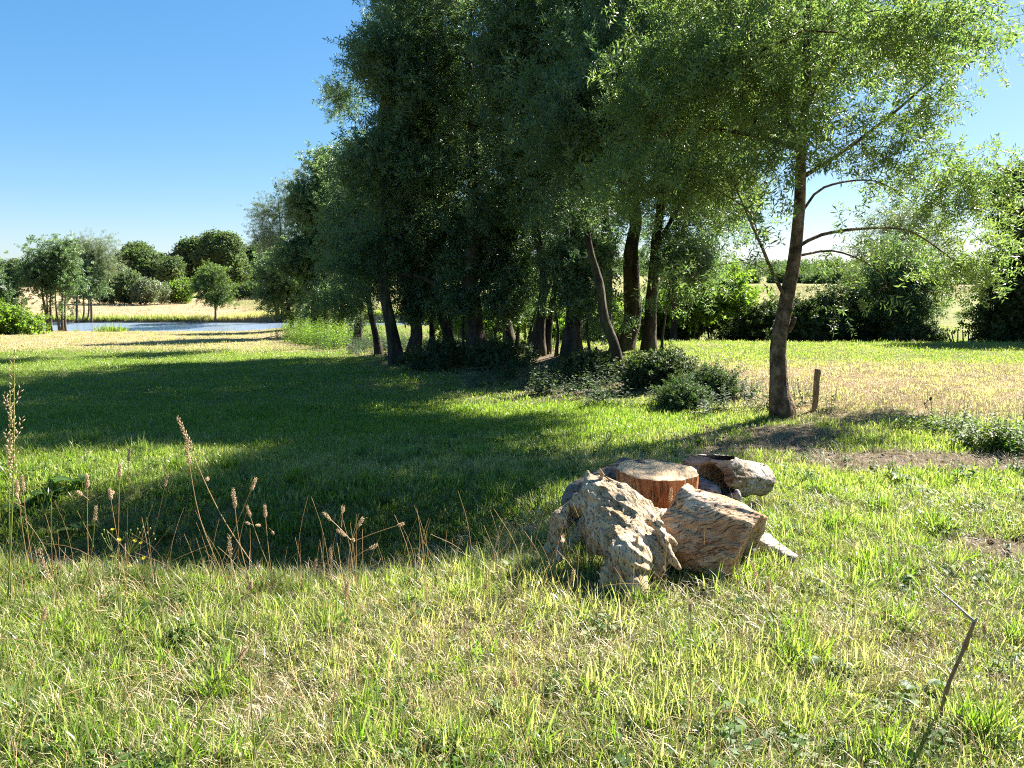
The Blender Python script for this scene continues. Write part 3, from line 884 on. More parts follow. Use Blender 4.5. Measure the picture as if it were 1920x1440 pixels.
rt_e = [ell(1500, 110, 230, 150, Y0, 1.6), ell(1310, 190, 150, 150, Y0, 1.3), ell(1720, 110, 150, 90, Y0 + .9, 1.0), ell(1850, 45, 75, 60, Y0 + 1.0, .6, .7),
        ell(1230, 330, 120, 80, Y0 + .4, 1.0), ell(1390, 390, 90, 90, Y0, .9), ell(1590, 250, 100, 65, Y0, .8), ell(1490, 290, 90, 80, Y0 - .6, .5, .9), ell(1530, 200, 100, 70, Y0 - .5, .6, .9), ell(1600, 560, 50, 25, Y0 + .1, .4, .6), ell(1450, 460, 60, 40, Y0 - .3, .5, .6), ell(1860, 420, 70, 80, Y0 + 1.1, .6, 1.0), ell(1660, 290, 80, 50, Y0 + .5, .6, .8), ell(1640, 455, 70, 32, Y0 + .4, .5, .9), ell(1695, 400, 70, 40, Y0 + .7, .6, .7), ell(1610, 365, 80, 30, Y0 + .3, .5, .6), ell(1720, 330, 70, 40, Y0 + .7, .6, .8), ell(1800, 370, 105, 90, Y0 + .9, .7, 1.3),
        ell(1800, 500, 75, 60, Y0 + 1.0, .5, 1.2), ell(1320, 520, 75, 55, Y0, .7, .8), ell(1510, -80, 190, 80, Y0 + .2, 1.3), ell(1270, -75, 150, 90, Y0 + .4, 1.1), ell(1590, 500, 85, 45, Y0 + .2, .5, 1.0),  # the left part above the frame is added to shade the ditch
        ell(1730, 215, 90, 60, Y0 + .8, .6), ell(1250, 200, 110, 110, Y0 + .5, 1.0),
        ell(1430, 190, 130, 90, Y0 + 2.8, 1.2), ell(1300, 130, 130, 100, Y0 + 2.2, 1.2), ell(1500, 30, 160, 110, Y0 + 3.2, 1.4), ell(1400, 330, 90, 60, Y0 + 2.2, .9), ell(1330, 240, 110, 80, Y0 + 3.4, 1.2)]  # back of the crown, added depth to throw shade on the lawn
make_tree('ash_tree', 'tall leafy tree with a bent brown trunk standing alone beside the short post', 'tree', None, rt_paths, rt_e, 1000, 8, SRC['ash'], M['bark'], 7,
          1.02, 0.16, 0.51, 0.35, 0.22, 0.0045, 14, (0.0, 0.6), 0.75)

W = [  # u, v of the foot; trunk pixels; radius; crown parts, the highest added out of view to lengthen the shade; leaves; label
    ((1166, 712), [[(1150, 640), (1135, 598), (1125, 534), (1104, 453), (1090, 330), (1085, 180)]], .085, [(1090, 250, 150, 170), (1150, 110, 140, 120), (1070, 400, 80, 60), (1160, -90, 170, 130), (1270, -60, 120, 110), (1120, -230, 150, 110)], 480,
     'slender tree with a pale trunk leaning left at the front edge of the wood'),
    ((1164, 657), [[(1180, 620), (1189, 590), (1187, 500), (1185, 435), (1200, 250), (1210, 30)]], .20, [(1220, 150, 150, 190), (1230, -100, 160, 130), (1280, 340, 90, 110), (1180, -260, 150, 110)], 420,
     'tree whose mossy foot curves up to the right behind the slender leaning one'),
    ((1215, 660), [[(1219, 600), (1221, 570), (1228, 471), (1236, 380), (1250, 180)], [(1228, 468), (1260, 410), (1300, 330)]], .135, [(1300, 330, 100, 120), (1250, 130, 150, 170), (1330, 480, 60, 50), (1260, -130, 150, 120), (1240, -280, 130, 100)], 440,
     'straight tree with a patchy trunk that forks, last of the wood towards the lone tree'),
    ((1070, 668), [[(1076, 600), (1079, 540), (1081, 450), (1076, 300), (1070, 60)]], .19, [(1060, 80, 150, 200), (1040, 350, 120, 110), (1060, -150, 140, 130), (1040, -300, 130, 100)], 460,
     'thickest straight trunk of the wood, right of the bundle of thin stems'),
    ((1012, 667), [[(1013, 580), (1018, 506), (1000, 380), (990, 180)], [(1026, 662), (1036, 560), (1052, 450)], [(994, 656), (1010, 590), (1035, 520)]], .12, [(980, 230, 140, 170), (1000, 430, 100, 60)], 340,
     'tree of three close stems left of the thickest straight trunk'),
    ((962, 655), [[(945, 600), (925, 555), (905, 500)], [(955, 650), (950, 600), (948, 520)], [(968, 655), (975, 590), (985, 520)], [(990, 656), (1000, 600), (1020, 540)]], .055, [(930, 490, 90, 60), (960, 410, 90, 80), (900, 560, 50, 30)], 240,
     'low bush-like tree of thin fanned stems in the middle of the wood'),
    ((900, 670), [[(890, 625), (885, 590), (881, 517), (890, 420), (885, 250), (880, 30)], [(886, 575), (850, 555), (831, 545), (790, 520), (743, 513)], [(884, 560), (905, 535), (930, 500), (950, 450)]], .21, [(880, 120, 150, 210), (860, 370, 140, 110), (870, -110, 140, 130), (880, -260, 120, 100)], 460,
     'dark thick tree with a low branch reaching left out of the wood'),
    ((844, 667), [[(838, 625), (828, 590), (806, 506), (790, 400), (770, 230)], [(846, 640), (843, 560), (850, 480)]], .125, [(770, 220, 120, 150), (760, 420, 110, 90)], 320,
     'tree with a kinked trunk leaning left beside the dark thick tree'),
    ((812, 662), [[(808, 600), (812, 540), (818, 440)]], .075, [(800, 440, 90, 80), (790, 540, 50, 40)], 220,
     'thin straight young tree left of the kinked trunk'),
    ((745, 684), [[(735, 620), (722, 540), (715, 420), (720, 250), (740, 60)]], .15, [(765, 130, 95, 135), (730, 330, 90, 110), (720, 490, 95, 80), (785, 0, 85, 80), (790, -160, 80, 90)], 460,
     'big dark tree whose leafy skirt hangs low at the near left corner of the wood'),
    ((712, 664), [[(700, 600), (682, 520), (670, 430)]], .10, [(675, 470, 80, 90), (650, 560, 65, 48), (700, 370, 65, 70)], 320,
     'bushy tree hanging over the bright weeds at the left edge of the wood'),
    ((672, 648), [[(675, 560), (690, 400), (715, 200), (735, 0)]], .16, [(655, 188, 48, 40), (738, 40, 58, 72), (705, 300, 60, 70), (665, 380, 45, 55), (770, -80, 70, 60)], 340,
     'tall tree whose upper boughs jut left against the blue sky'),
    ((776, 668), [[(778, 640), (782, 610), (770, 540), (760, 430)]], .17, [(800, 330, 90, 110), (820, 200, 90, 110)], 260,
     'short-trunked black tree between the leafy skirt and the thin young tree'),
    ((955, 650), [[(950, 560), (960, 400), (955, 200), (955, -20)]], .15, [(960, 30, 140, 170), (950, 300, 110, 120)], 300,
     'tree hidden deep in the wood behind the fanned stems'),
    ((1135, 650), [[(1140, 560), (1135, 400), (1140, 200), (1150, -40)]], .15, [(1150, -20, 160, 140), (1140, 300, 110, 130), (1120, 470, 80, 60)], 300,
     'tree at the back of the wood between the thick straight trunk and the curved one'),
    ((1262, 650), [[(1264, 600), (1270, 500), (1290, 350), (1300, 150)]], .10, [(1330, 430, 90, 90), (1320, 250, 110, 110), (1280, 530, 80, 40), (1320, 60, 110, 110), (1200, 430, 60, 110), (1205, 560, 40, 40)], 420,
     'thin tree far at the back on the right of the wood'),
    ((1042, 668), [[(1046, 620), (1040, 560), (1050, 500), (1075, 430)]], .035, [(1050, 540, 40, 26), (1080, 480, 45, 30)], 60,
     'crooked sapling close on the left of the thickest straight trunk'),
    ((1108, 672), [[(1100, 620), (1104, 560), (1095, 480)], [(1104, 600), (1120, 560), (1128, 520)]], .03, [(1105, 545, 34, 30), (1090, 490, 45, 30), (1130, 590, 30, 22)], 70,
     'thin sapling between the thickest straight trunk and the slender leaning one'),
    ((872, 672), [[(868, 620), (872, 560), (862, 480)]], .03, [(865, 560, 34, 26), (855, 500, 40, 30)], 55,
     'straight thin sapling just left of the dark thick tree'),
    ((925, 668), [[(930, 620), (945, 565), (975, 500)]], .035, [(950, 560, 34, 24), (980, 510, 40, 26)], 60,
     'leaning sapling just right of the dark thick tree'),
    ((785, 672), [[(790, 630), (786, 580), (795, 500)]], .035, [(785, 570, 36, 28), (800, 520, 44, 30)], 60,
     'slanting sapling beside the short-trunked black tree'),
    ((1240, 668), [[(1244, 620), (1252, 560), (1270, 490)]], .03, [(1262, 560, 34, 26), (1285, 500, 40, 34)], 60,
     'thin sapling right of the straight tree with a patchy trunk'),
]
if TREES:
    for k, (ft, stems, r0, cr, ncl, lab) in enumerate(W):
        g = G(*ft)
        Yd = g.y
        if 13 <= k <= 15: Yd = 24.0
        b0 = Vector((P(ft[0], ft[1], Yd).x, Yd, 0)); b0.z = float(height(b0.x, b0.y))
        paths = []
        for si, st in enumerate(stems):
            v0 = [P(u, v, Yd + 0.15 * si) for u, v in st]
            if si == 0: v0 = [b0] + v0
            elif st[0][1] > 640: v0[0].z = float(height(v0[0].x, v0[0].y))
            paths.append((v0, r0 if si == 0 else r0 * (0.75 if st[0][1] > 640 else 0.42), r0 * 0.25 if si == 0 else r0 * 0.15))
        es = [ell(u, v, ru, rv, Yd + 0.25 * (i - 1), None, (0.35 if 770 < u < 1070 else 0.6) if v > 380 else (0.6 if v < 0 else 1.0)) for i, (u, v, ru, rv) in enumerate(cr)]
        r0 *= 0.72
        make_tree('woodland_tree', lab, 'tree', GRP_W, paths, es, int(ncl * .8), 11, SRC['wood'], M['dark_bark'], 100 + k, 0.95, 0.20, 0.47, 0.45, 0.32, 0.005, 5, (0, 0.5), 0.55, core=.42, boughs=9)

    SHR = 0.38
    # left end of the wood, towards the river
    def tree_at(name, lab, cat, grp, foot, stems, r0, cr, ncl, per, src, bark, seed, Y=None, **kw):
        g = G(*foot) if Y is None else None
        if Y is not None:
            q = P(foot[0], foot[1], Y); g = Vector((q.x, Y, float(height(q.x, Y))))
        paths = []
        for si, st in enumerate(stems):
            v0 = [P(u, v, g.y + 0.1 * si) for u, v in st]
            if si == 0: v0 = [g] + v0
            else:
                v0[0].z = float(height(v0[0].x, v0[0].y)) if st[0][1] >= foot[1] - 14 else v0[0].z
            paths.append((v0, r0 if si == 0 else r0 * 0.7, r0 * 0.2))
        es = [ell(u, v, ru, rv, g.y, None) for (u, v, ru, rv) in cr]
        return make_tree(name, lab, cat, grp, paths, es, ncl, per, src, bark, seed, **kw)

    midk = dict(core=.35, boughs=10, sscale=0.7, sigma=0.3, gap=0.44, kstep=0.6, tip_r=0.008, limbs=3)
    GB = 'trees along the near river bank'
    tree_at('bank_tree', 'rounded tree with two thin stems beside a thick one near the river', 'tree', GB, (604, 637), [[(607, 600), (606, 540), (605, 420), (610, 320)], [(590, 630), (588, 590), (590, 520)], [(596, 631), (600, 590), (598, 530)]], .26,
            [(600, 400, 60, 90), (615, 310, 42, 38), (585, 500, 60, 55), (610, 570, 45, 30)], 420, 12, SRC['mid'], M['dark_bark'], 201, **midk)
    tree_at('bank_tree', 'tall pale feathery tree at the water, left tip of the wood', 'tree', GB, (528, 614), [[(530, 570), (528, 480), (520, 370)], [(520, 612), (515, 560), (505, 450)], [(538, 613), (545, 560), (555, 440)]], .13,
            [(540, 400, 38, 52), (500, 405, 28, 30), (560, 350, 30, 26), (525, 455, 40, 40)], 240, 10, SRC['willow'], M['dark_bark'], 202, sscale=1.0, sigma=0.35, gap=0.45, kstep=0.7, tip_r=0.008, limbs=3, gapf=1.4)
    tree_at('bank_tree', 'low dark bushy tree leaning over the water under the pale feathery tree', 'tree', GB, (548, 617), [[(545, 590), (535, 540), (530, 490)], [(560, 616), (562, 580), (568, 520)]], .12,
            [(525, 530, 50, 50), (560, 520, 40, 60), (520, 580, 30, 22), (565, 585, 35, 22)], 360, 9, SRC['mid'], M['dark_bark'], 203, **midk)
    tree_at('bank_tree', 'dark tree filling the gap behind the tree with two thin stems', 'tree', GB, (640, 632), [[(640, 580), (640, 500), (640, 350)]], .2,
            [(640, 420, 50, 90), (640, 530, 45, 55), (600, 450, 40, 50)], 300, 9, SRC['mid'], M['dark_bark'], 204, **midk)
    tree_at('young_tree', 'small round young tree standing alone at the edge of the river', 'tree', None, (404, 611), [[(404, 590), (403, 555), (398, 505)]], .10,
            [(398, 535, 36, 34), (392, 512, 18, 14), (415, 550, 24, 20), (385, 555, 18, 14)], 120, 9, SRC['young'], M['far_bark'], 205, core=.3, boughs=9, sscale=.8, sigma=0.26, gap=0.42, kstep=0.5, tip_r=0.008, limbs=3)
    tree_at('alder_tree', 'clump of slim stems on the near bank, nearest the left edge of the picture', 'tree', GB, (92, 622), [[(86, 590), (80, 560), (76, 500)], [(88, 622), (90, 590), (86, 540)], [(97, 622), (95, 590), (96, 520)], [(113, 620), (106, 590), (104, 540)], [(118, 620), (116, 580), (116, 480)], [(122, 620), (122, 580), (128, 500)]], .11,
            [(95, 500, 42, 38), (118, 472, 24, 28), (72, 476, 13, 26), (128, 525, 28, 26), (85, 535, 30, 18), (62, 515, 18, 20), (76, 452, 10, 16), (104, 448, 9, 14), (100, 566, 14, 10)], 270, 7, SRC['mid'], M['far_bark'], 206, **midk)
    tree_at('alder_tree', 'loose tree on three crooked stems right of the clump of slim stems', 'tree', GB, (143, 618), [[(144, 590), (143, 560), (146, 500)], [(154, 618), (158, 585), (156, 530)], [(165, 616), (167, 580), (165, 520)]], .11,
            [(165, 520, 34, 34), (148, 548, 24, 20), (182, 540, 20, 22), (160, 490, 24, 20), (140, 572, 14, 9), (175, 480, 12, 16)], 210, 7, SRC['mid'], M['far_bark'], 207, **midk)
    tree_at('alder_tree', 'thin see-through tree rising above the other trees of the left bank', 'tree', GB, (172, 617), [[(172, 580), (168, 520), (165, 455)]], .10,
            [(162, 465, 32, 24), (192, 470, 20, 28), (175, 500, 36, 22), (205, 485, 12, 14)], 150, 7, SRC['willow'], M['far_bark'], 208, sscale=1.0, sigma=0.35, gap=0.5, kstep=0.6, tip_r=0.009, limbs=3, gapf=1.5)
    tree_at('bank_tree', 'dark tree cut off by the left edge above the bright bush', 'tree', GB, (2, 620), [[(0, 590), (-5, 540), (-10, 480)]], .16,
            [(0, 540, 26, 38), (28, 562, 24, 14), (-40, 530, 40, 60)], 300, 15, SRC['mid'], M['far_bark'], 209, Y=44, **midk)
    tree_at('bush', 'bright green leafy bush on the bank at the left edge', 'bush', None, (20, 627), [[(20, 615), (18, 600)], [(5, 626), (0, 605)], [(40, 626), (48, 610)]], .06,
            [(5, 605, 34, 20), (40, 612, 26, 13), (-30, 600, 30, 25)], 260, 13, SRC['mid_bright'], M['far_bark'], 210, Y=42, sscale=0.9, sigma=0.3, gap=0.3, kstep=0.4, tip_r=0.008, limbs=2, flare=0.1)

    # beyond the river
    SHR = 0.75
    fk = dict(core=.28, boughs=12, sigma=0.42, gap=0.42, kstep=1.5, tip_r=0.03, limbs=2, flare=0.2)
    GF = 'trees beyond the river'
    def far(name, lab, cat, grp, u, Y, cr, ncl, per, src, seed, stem=None, ss=1.0, r0=.25, **kw):
        a = dict(fk); a.update(kw)
        top = min(c[1] for c in cr)
        q = P(u, 540, Y); zb = float(height(q.x, Y))
        # pixel row of the foot
        dz = (zb - CAM_H) / Y; vb = 720 + FPX * math.tan(math.atan(-dz) - PITCH)
        st = stem or [[(u, vb * 0.6 + top * 0.4), (u + 2, top)]]
        return tree_at(name, lab, cat, grp, (u, vb), st, r0, cr, ncl, per, src, M['far_bark'], seed, Y=Y, sscale=ss, **a)
    far('far_tree', 'broad round dark tree beyond the river, right of the see-through tree', 'tree', GF, 268, 118, [(262, 493, 38, 30), (290, 505, 28, 28), (250, 520, 28, 22), (285, 530, 32, 18), (258, 475, 22, 15)], 340, 11, SRC['far'], 301, ss=1.35)
    far('far_tree', 'dark tree with a stepped outline left of the tallest far tree', 'tree', GF, 350, 116, [(352, 490, 20, 32), (338, 505, 20, 30), (368, 475, 18, 26), (350, 530, 30, 16)], 260, 11, SRC['far'], 302, ss=1.3)
    far('far_tree', 'tallest far tree with a gap of sky under its crown', 'tree', GF, 402, 112, [(398, 462, 16, 22), (425, 470, 22, 30), (440, 500, 22, 28), (410, 455, 14, 14), (432, 530, 26, 20), (385, 480, 12, 18)], 320, 11, SRC['far'], 303, ss=1.3)
    far('far_tree', 'dark far tree half hidden by the pale feathery tree', 'tree', GF, 470, 118, [(470, 500, 26, 30), (490, 490, 20, 28), (480, 530, 34, 20)], 240, 11, SRC['far'], 304, ss=1.35)
    far('far_tree', 'small slim far tree between the round dark tree and the stepped one', 'tree', GF, 324, 105, [(322, 505, 12, 18), (318, 525, 12, 14)], 90, 9, SRC['far'], 305, ss=1.1, r0=.12)
    far('far_tree', 'pale rounded willow beyond the river behind the alder stems', 'tree', GF, 210, 88, [(205, 520, 28, 24), (220, 540, 26, 18), (195, 545, 22, 16)], 240, 11, SRC['far_pale'], 306, ss=1.15)
    far('far_shrub', 'rounded green shrub beyond the river, second right of the pale willow', 'shrub', GF, 243, 86, [(243, 535, 20, 18), (240, 550, 20, 10)], 130, 10, SRC['far'], 307, ss=0.9, r0=.08)
    far('far_shrub', 'small upright shrub with pale leaves in front of the round dark far tree', 'shrub', GF, 273, 84, [(273, 545, 14, 17), (272, 555, 14, 8)], 100, 10, SRC['far_pale'], 308, ss=0.9, r0=.08)
    far('far_shrub', 'smallest pale shrub on the mown field, right of the upright shrub', 'shrub', GF, 302, 86, [(302, 550, 11, 12)], 60, 9, SRC['far_pale'], 309, ss=0.8, r0=.06)
    far('far_shrub', 'bright green shrub on the mown field left of the small round young tree', 'shrub', GF, 341, 88, [(341, 545, 13, 14), (338, 555, 12, 8)], 80, 10, SRC['far_bright'], 310, ss=0.8, r0=.06)
    far('far_hedge', 'low dark hedge on the mown field right of the small round young tree', 'hedge', None, 455, 92, [(440, 552, 24, 14), (475, 550, 26, 16), (505, 548, 26, 18), (415, 556, 14, 9)], 200, 12, SRC['far'], 311, ss=0.8, r0=.08, stem=[[(455, 560), (455, 548)]])
    far('far_tree', 'bluish round tree above the left edge bush', 'tree', GF, 28, 190, [(30, 520, 22, 22), (10, 530, 20, 18), (55, 530, 22, 18)], 180, 10, SRC['far'], 312, ss=1.9, r0=.3)
    far('far_tree', 'bluish tree far behind the clump of slim stems', 'tree', GF, 90, 200, [(90, 525, 30, 18), (125, 530, 26, 16)], 160, 10, SRC['far'], 313, ss=1.9, r0=.3)

    SHR = 0.25
    # right-hand hedge line
    hk = dict(core=.3, boughs=11, sscale=.9, sigma=0.22, gap=0.42, kstep=0.35, tip_r=0.006, limbs=2, flare=0.2)
    GH = 'bushes of the field hedge'
    tree_at('hedge_bush', 'dark hedge bush just right of the brown trunk', 'bush', GH, (1545, 655), [[(1545, 620), (1550, 560)], [(1530, 655), (1520, 600)], [(1560, 655), (1570, 600)]], .05,
            [(1540, 610, 55, 36), (1500, 628, 45, 24), (1562, 570, 26, 34), (1520, 642, 60, 14)], 420, 8, SRC['hedge'], M['dark_bark'], 401, Y=23, **hk)
    tree_at('hedge_bush', 'dark rounded hedge bush left of the small leaning hedge tree', 'bush', GH, (1620, 652), [[(1620, 610), (1615, 560)], [(1600, 652), (1595, 600)], [(1640, 650), (1640, 590)]], .05,
            [(1610, 605, 45, 38), (1640, 625, 40, 24), (1590, 635, 50, 16), (1618, 560, 22, 30)], 420, 8, SRC['hedge'], M['dark_bark'], 402, Y=23.5, **hk)
    tree_at('hedge_tree', 'small grey-green tree leaning left over the hedge gap', 'tree', None, (1678, 642), [[(1668, 612), (1655, 580), (1640, 540), (1640, 480)], [(1664, 606), (1700, 560), (1720, 520)], [(1660, 595), (1680, 530), (1690, 470)]], .09,
            [(1700, 575, 58, 32), (1650, 525, 42, 34), (1712, 520, 40, 42), (1680, 480, 30, 30)], 230, 9, SRC['wood'], M['dark_bark'], 403, Y=22.5, sscale=0.95, sigma=0.26, gap=0.42, kstep=0.3, tip_r=0.006, limbs=4)
    tree_at('bramble', 'low dark bramble mound left of the thin fence stakes', 'bush', None, (1712, 648), [[(1712, 635), (1715, 625)]], .02,
            [(1715, 640, 42, 16), (1685, 645, 35, 10), (1745, 644, 24, 10)], 200, 13, SRC['hedge'], M['dark_bark'], 404, Y=21.5, sscale=0.8, sigma=0.14, gap=0.25, kstep=0.2, tip_r=0.004, limbs=1, flare=0.0)
    tree_at('hedge_tree', 'big dark tree mass cut off by the right edge', 'tree', None, (1925, 650), [[(1925, 600), (1930, 520), (1935, 420)]], .15,
            [(1910, 560, 60, 75), (1945, 450, 60, 100), (1880, 620, 50, 30), (1925, 370, 40, 50), (1990, 560, 70, 80)], 600, 10, SRC['hedge'], M['dark_bark'], 405, Y=21, sscale=1.1, sigma=0.28, gap=0.30, kstep=0.35, tip_r=0.006, limbs=4)
    tree_at('hedge_bush', 'dark hedge bush seen between the wood and the brown trunk', 'bush', GH, (1430, 648), [[(1430, 620), (1425, 590)], [(1450, 648), (1455, 610)]], .05,
            [(1430, 615, 50, 35), (1460, 600, 30, 40), (1400, 630, 40, 20)], 300, 8, SRC['hedge'], M['dark_bark'], 406, Y=25, **hk)
    tree_at('hedge_bush', 'dark hedge bush with short stems behind the wood', 'bush', GH, (1350, 645), [[(1350, 620), (1352, 595)], [(1330, 645), (1328, 610)], [(1378, 645), (1380, 605)]], .07,
            [(1345, 590, 50, 25), (1375, 580, 40, 30), (1310, 595, 40, 22)], 260, 8, SRC['hedge'], M['dark_bark'], 407, Y=27, **hk)
    tree_at('hedge_bush', 'low dark hedge bush furthest left behind the wood', 'bush', GH, (1290, 645), [[(1290, 625), (1288, 600)]], .06,
            [(1285, 600, 45, 22), (1260, 615, 40, 18)], 200, 8, SRC['hedge'], M['dark_bark'], 408, Y=28, **hk)
    tree_at('pale_tree', 'silvery thin-leaved tree behind the small leaning hedge tree', 'tree', None, (1690, 620), [[(1690, 560), (1700, 480), (1705, 420)]], .10,
            [(1700, 440, 60, 50), (1660, 470, 40, 40), (1740, 480, 40, 40)], 120, 7, SRC['willow'], M['dark_bark'], 409, Y=30, sscale=1.0, sigma=0.35, gap=0.45, kstep=0.4, tip_r=0.006, limbs=3)
    # sunlit bushes beyond the wood, seen between its trunks
    GL = 'sunlit bushes behind the wood'
    for i, (u, v, Y, cr, lab) in enumerate([
        (900, 640, 29, [(895, 600, 34, 26), (925, 615, 26, 18)], 'sunlit bush seen between the dark thick tree and the fanned stems'),
        (1045, 640, 30, [(1045, 605, 40, 22), (1030, 585, 24, 18)], 'sunlit bush seen just left of the thickest straight trunk'),
        (1115, 645, 27, [(1110, 610, 36, 24), (1135, 595, 26, 26)], 'sunlit bush seen just right of the thickest straight trunk'),
        (1250, 645, 28, [(1240, 595, 40, 30), (1280, 575, 36, 26)], 'sunlit bush seen right of the straight tree with a patchy trunk'),
        (1310, 648, 25, [(1310, 560, 50, 34), (1360, 545, 40, 26)], 'light green bush hanging low between the wood and the lone tree'),
        (860, 640, 33, [(858, 585, 30, 34), (835, 600, 20, 24)], 'sunlit bush seen between the kinked trunk and the dark thick tree'),
        (985, 640, 32, [(985, 570, 44, 30), (965, 600, 30, 24)], 'sunlit bush seen behind the fanned stems')]):
        tree_at('bush', lab, 'bush', GL, (u, v), [[(u, v - 25), (u + 3, cr[0][1] + 5)]], .05, cr, 130, 9, SRC['bright'], M['dark_bark'], 450 + i, Y=Y, sscale=1.1, sigma=.3, gap=.4, kstep=.4, tip_r=.006, limbs=2, flare=.1)
    # far right beyond the meadow
    for i, (u, Y, cr, lab) in enumerate([
        (1560, 210, [(1545, 528, 24, 12), (1580, 526, 26, 14), (1610, 530, 20, 10)], 'hazy low tree on the far plain right of the brown trunk'),
        (1660, 230, [(1650, 526, 30, 14), (1690, 524, 26, 14)], 'hazy far tree behind the small leaning hedge tree'),
        (1760, 200, [(1750, 530, 28, 14), (1790, 528, 26, 14)], 'hazy far tree seen above the gap in the hedge'),
        (1480, 220, [(1470, 528, 26, 12), (1500, 530, 20, 10)], 'hazy far tree just left of the brown trunk'),
        (1360, 215, [(1350, 528, 30, 12), (1390, 528, 26, 12)], 'hazy far tree seen through the right end of the wood')]):
        far('plain_tree', lab, 'tree', 'trees on the far plain', u, Y, cr, 110, 9, SRC['far'], 501 + i, ss=1.8, r0=.25)

HAZE = 0
# far wooded skyline: reads as one mass
rng = np.random.default_rng(5)
n = 5200
xx = rng.uniform(-420, 420, n); yy = rng.uniform(380, 460, n)
hh = (5.5 + 6.0 * n2(xx, yy * 0 + 3, 0.022, 3, 8)) * (0.7 + 0.3 * smooth(-420, 0, -np.abs(xx)))
zz = height(xx, yy) + rng.random(n) * hh * 0.9
scatter('far_woodland', np.stack([xx, yy, zz], -1), rng.uniform(0, 6.28, (n, 3)), rng.uniform(2.6, 4.6, n), rng.random(n) * 0.4, rng.random(n), SRC['far'], 5)

# ------------------------------------------------------------------ logs (solid shapes meshed from distance fields)
def surface_nets(f, lo, hi, res):
    lo, hi = np.array(lo, float), np.array(hi, float)
    n = np.ceil((hi - lo) / res).astype(int) + 1
    ax = [lo[i] + np.arange(n[i]) * res for i in range(3)]
    X = np.stack(np.meshgrid(*ax, indexing='ij'), -1)
    S = f(X)
    inside = S < 0
    c = n - 1
    cs = np.zeros(c, int)
    for dx in (0, 1):
        for dy in (0, 1):
            for dz in (0, 1):
                cs += inside[dx:dx + c[0], dy:dy + c[1], dz:dz + c[2]]
    act = (cs > 0) & (cs < 8)
    idx = -np.ones(c, int); idx[act] = np.arange(act.sum())
    ac = np.argwhere(act)
    acc = np.zeros((len(ac), 3)); cnt = np.zeros(len(ac))
    corners = [(a, b, d) for a in (0, 1) for b in (0, 1) for d in (0, 1)]
    for a in corners:
        for ax_ in range(3):
            if a[ax_]: continue
            b = list(a); b[ax_] = 1
            sa = S[ac[:, 0] + a[0], ac[:, 1] + a[1], ac[:, 2] + a[2]]; sb = S[ac[:, 0] + b[0], ac[:, 1] + b[1], ac[:, 2] + b[2]]
            m = (sa < 0) != (sb < 0)
            t = np.where(m, sa / (sa - sb + 1e-12), 0)
            p = np.tile(np.array(a, float), (len(ac), 1)); p[:, ax_] += t
            acc[m] += p[m]; cnt[m] += 1
    V = lo + (ac + acc / cnt[:, None]) * res
    Q = []
    for ax_ in range(3):
        o1, o2 = [(1, 2), (2, 0), (0, 1)][ax_]
        s0 = [slice(None)] * 3; s1 = [slice(None)] * 3
        s0[ax_] = slice(0, n[ax_] - 1); s1[ax_] = slice(1, n[ax_])
        cross = inside[tuple(s0)] != inside[tuple(s1)]
        e = np.argwhere(cross)
        ok = (e[:, o1] > 0) & (e[:, o2] > 0) & (e[:, o1] < n[o1] - 1) & (e[:, o2] < n[o2] - 1)
        e = e[ok]
        def cell(d1, d2):
            q = e.copy(); q[:, o1] -= d1; q[:, o2] -= d2
            return idx[q[:, 0], q[:, 1], q[:, 2]]
        a, b, c_, d = cell(1, 1), cell(0, 1), cell(0, 0), cell(1, 0)
        ins = inside[e[:, 0], e[:, 1], e[:, 2]]
        q = np.stack([a, b, c_, d], -1)
        q[~ins] = q[~ins][:, ::-1]
        Q.append(q)
    return V, np.vstack(Q)

def capsule(X, a, b, ra, rb):
    a, b = np.array(a), np.array(b); ab = b - a
    t = np.clip(((X - a) @ ab) / (ab @ ab), 0, 1)
    return np.linalg.norm(X - a - t[..., None] * ab, axis=-1) - (ra + (rb - ra) * t)

def ellip(X, c, r):
    q = (X - np.array(c)) / np.array(r)
    return (np.linalg.norm(q, axis=-1) - 1) * min(r)

def smin(a, b, k):
    h = np.clip(0.5 + 0.5 * (b - a) / k, 0, 1)
    return b * (1 - h) + a * h - k * h * (1 - h)

def grain_noise(X, axis_, along, across, seed, octv=3):
    ax_ = np.array(axis_, float); ax_ /= np.linalg.norm(ax_)
    t = np.array([0, 0, 1.0]) if abs(ax_[2]) < 0.8 else np.array([0, 1.0, 0])
    u = np.cross(ax_, t); u /= np.linalg.norm(u); w = np.cross(ax_, u)
    return fbm(np.stack([X @ ax_ * along, X @ u * across, X @ w * across], -1), octv, seed) - 0.5

def log_object(name, part_name, label, f, lo, hi, res, mat, weather, cat='log', group=None, origin=None):
    V, Q = surface_nets(f, lo, hi, res)
    origin = origin if origin is not None else (V[:, 0].mean(), V[:, 1].mean(), V[:, 2].min())
    me = mesh_np(name, V - np.array(origin), Q)
    fattr(me, 'weather', weather(V))
    o = put(name, me, mat, None, origin)
    tag(o, label, cat, group)
    return o

# gnarled hollow root piece at the front left
def ridged(X, axis_, along, across, seed, octv=3):
    return np.abs(grain_noise(X, axis_, along, across, seed, octv)) * 2

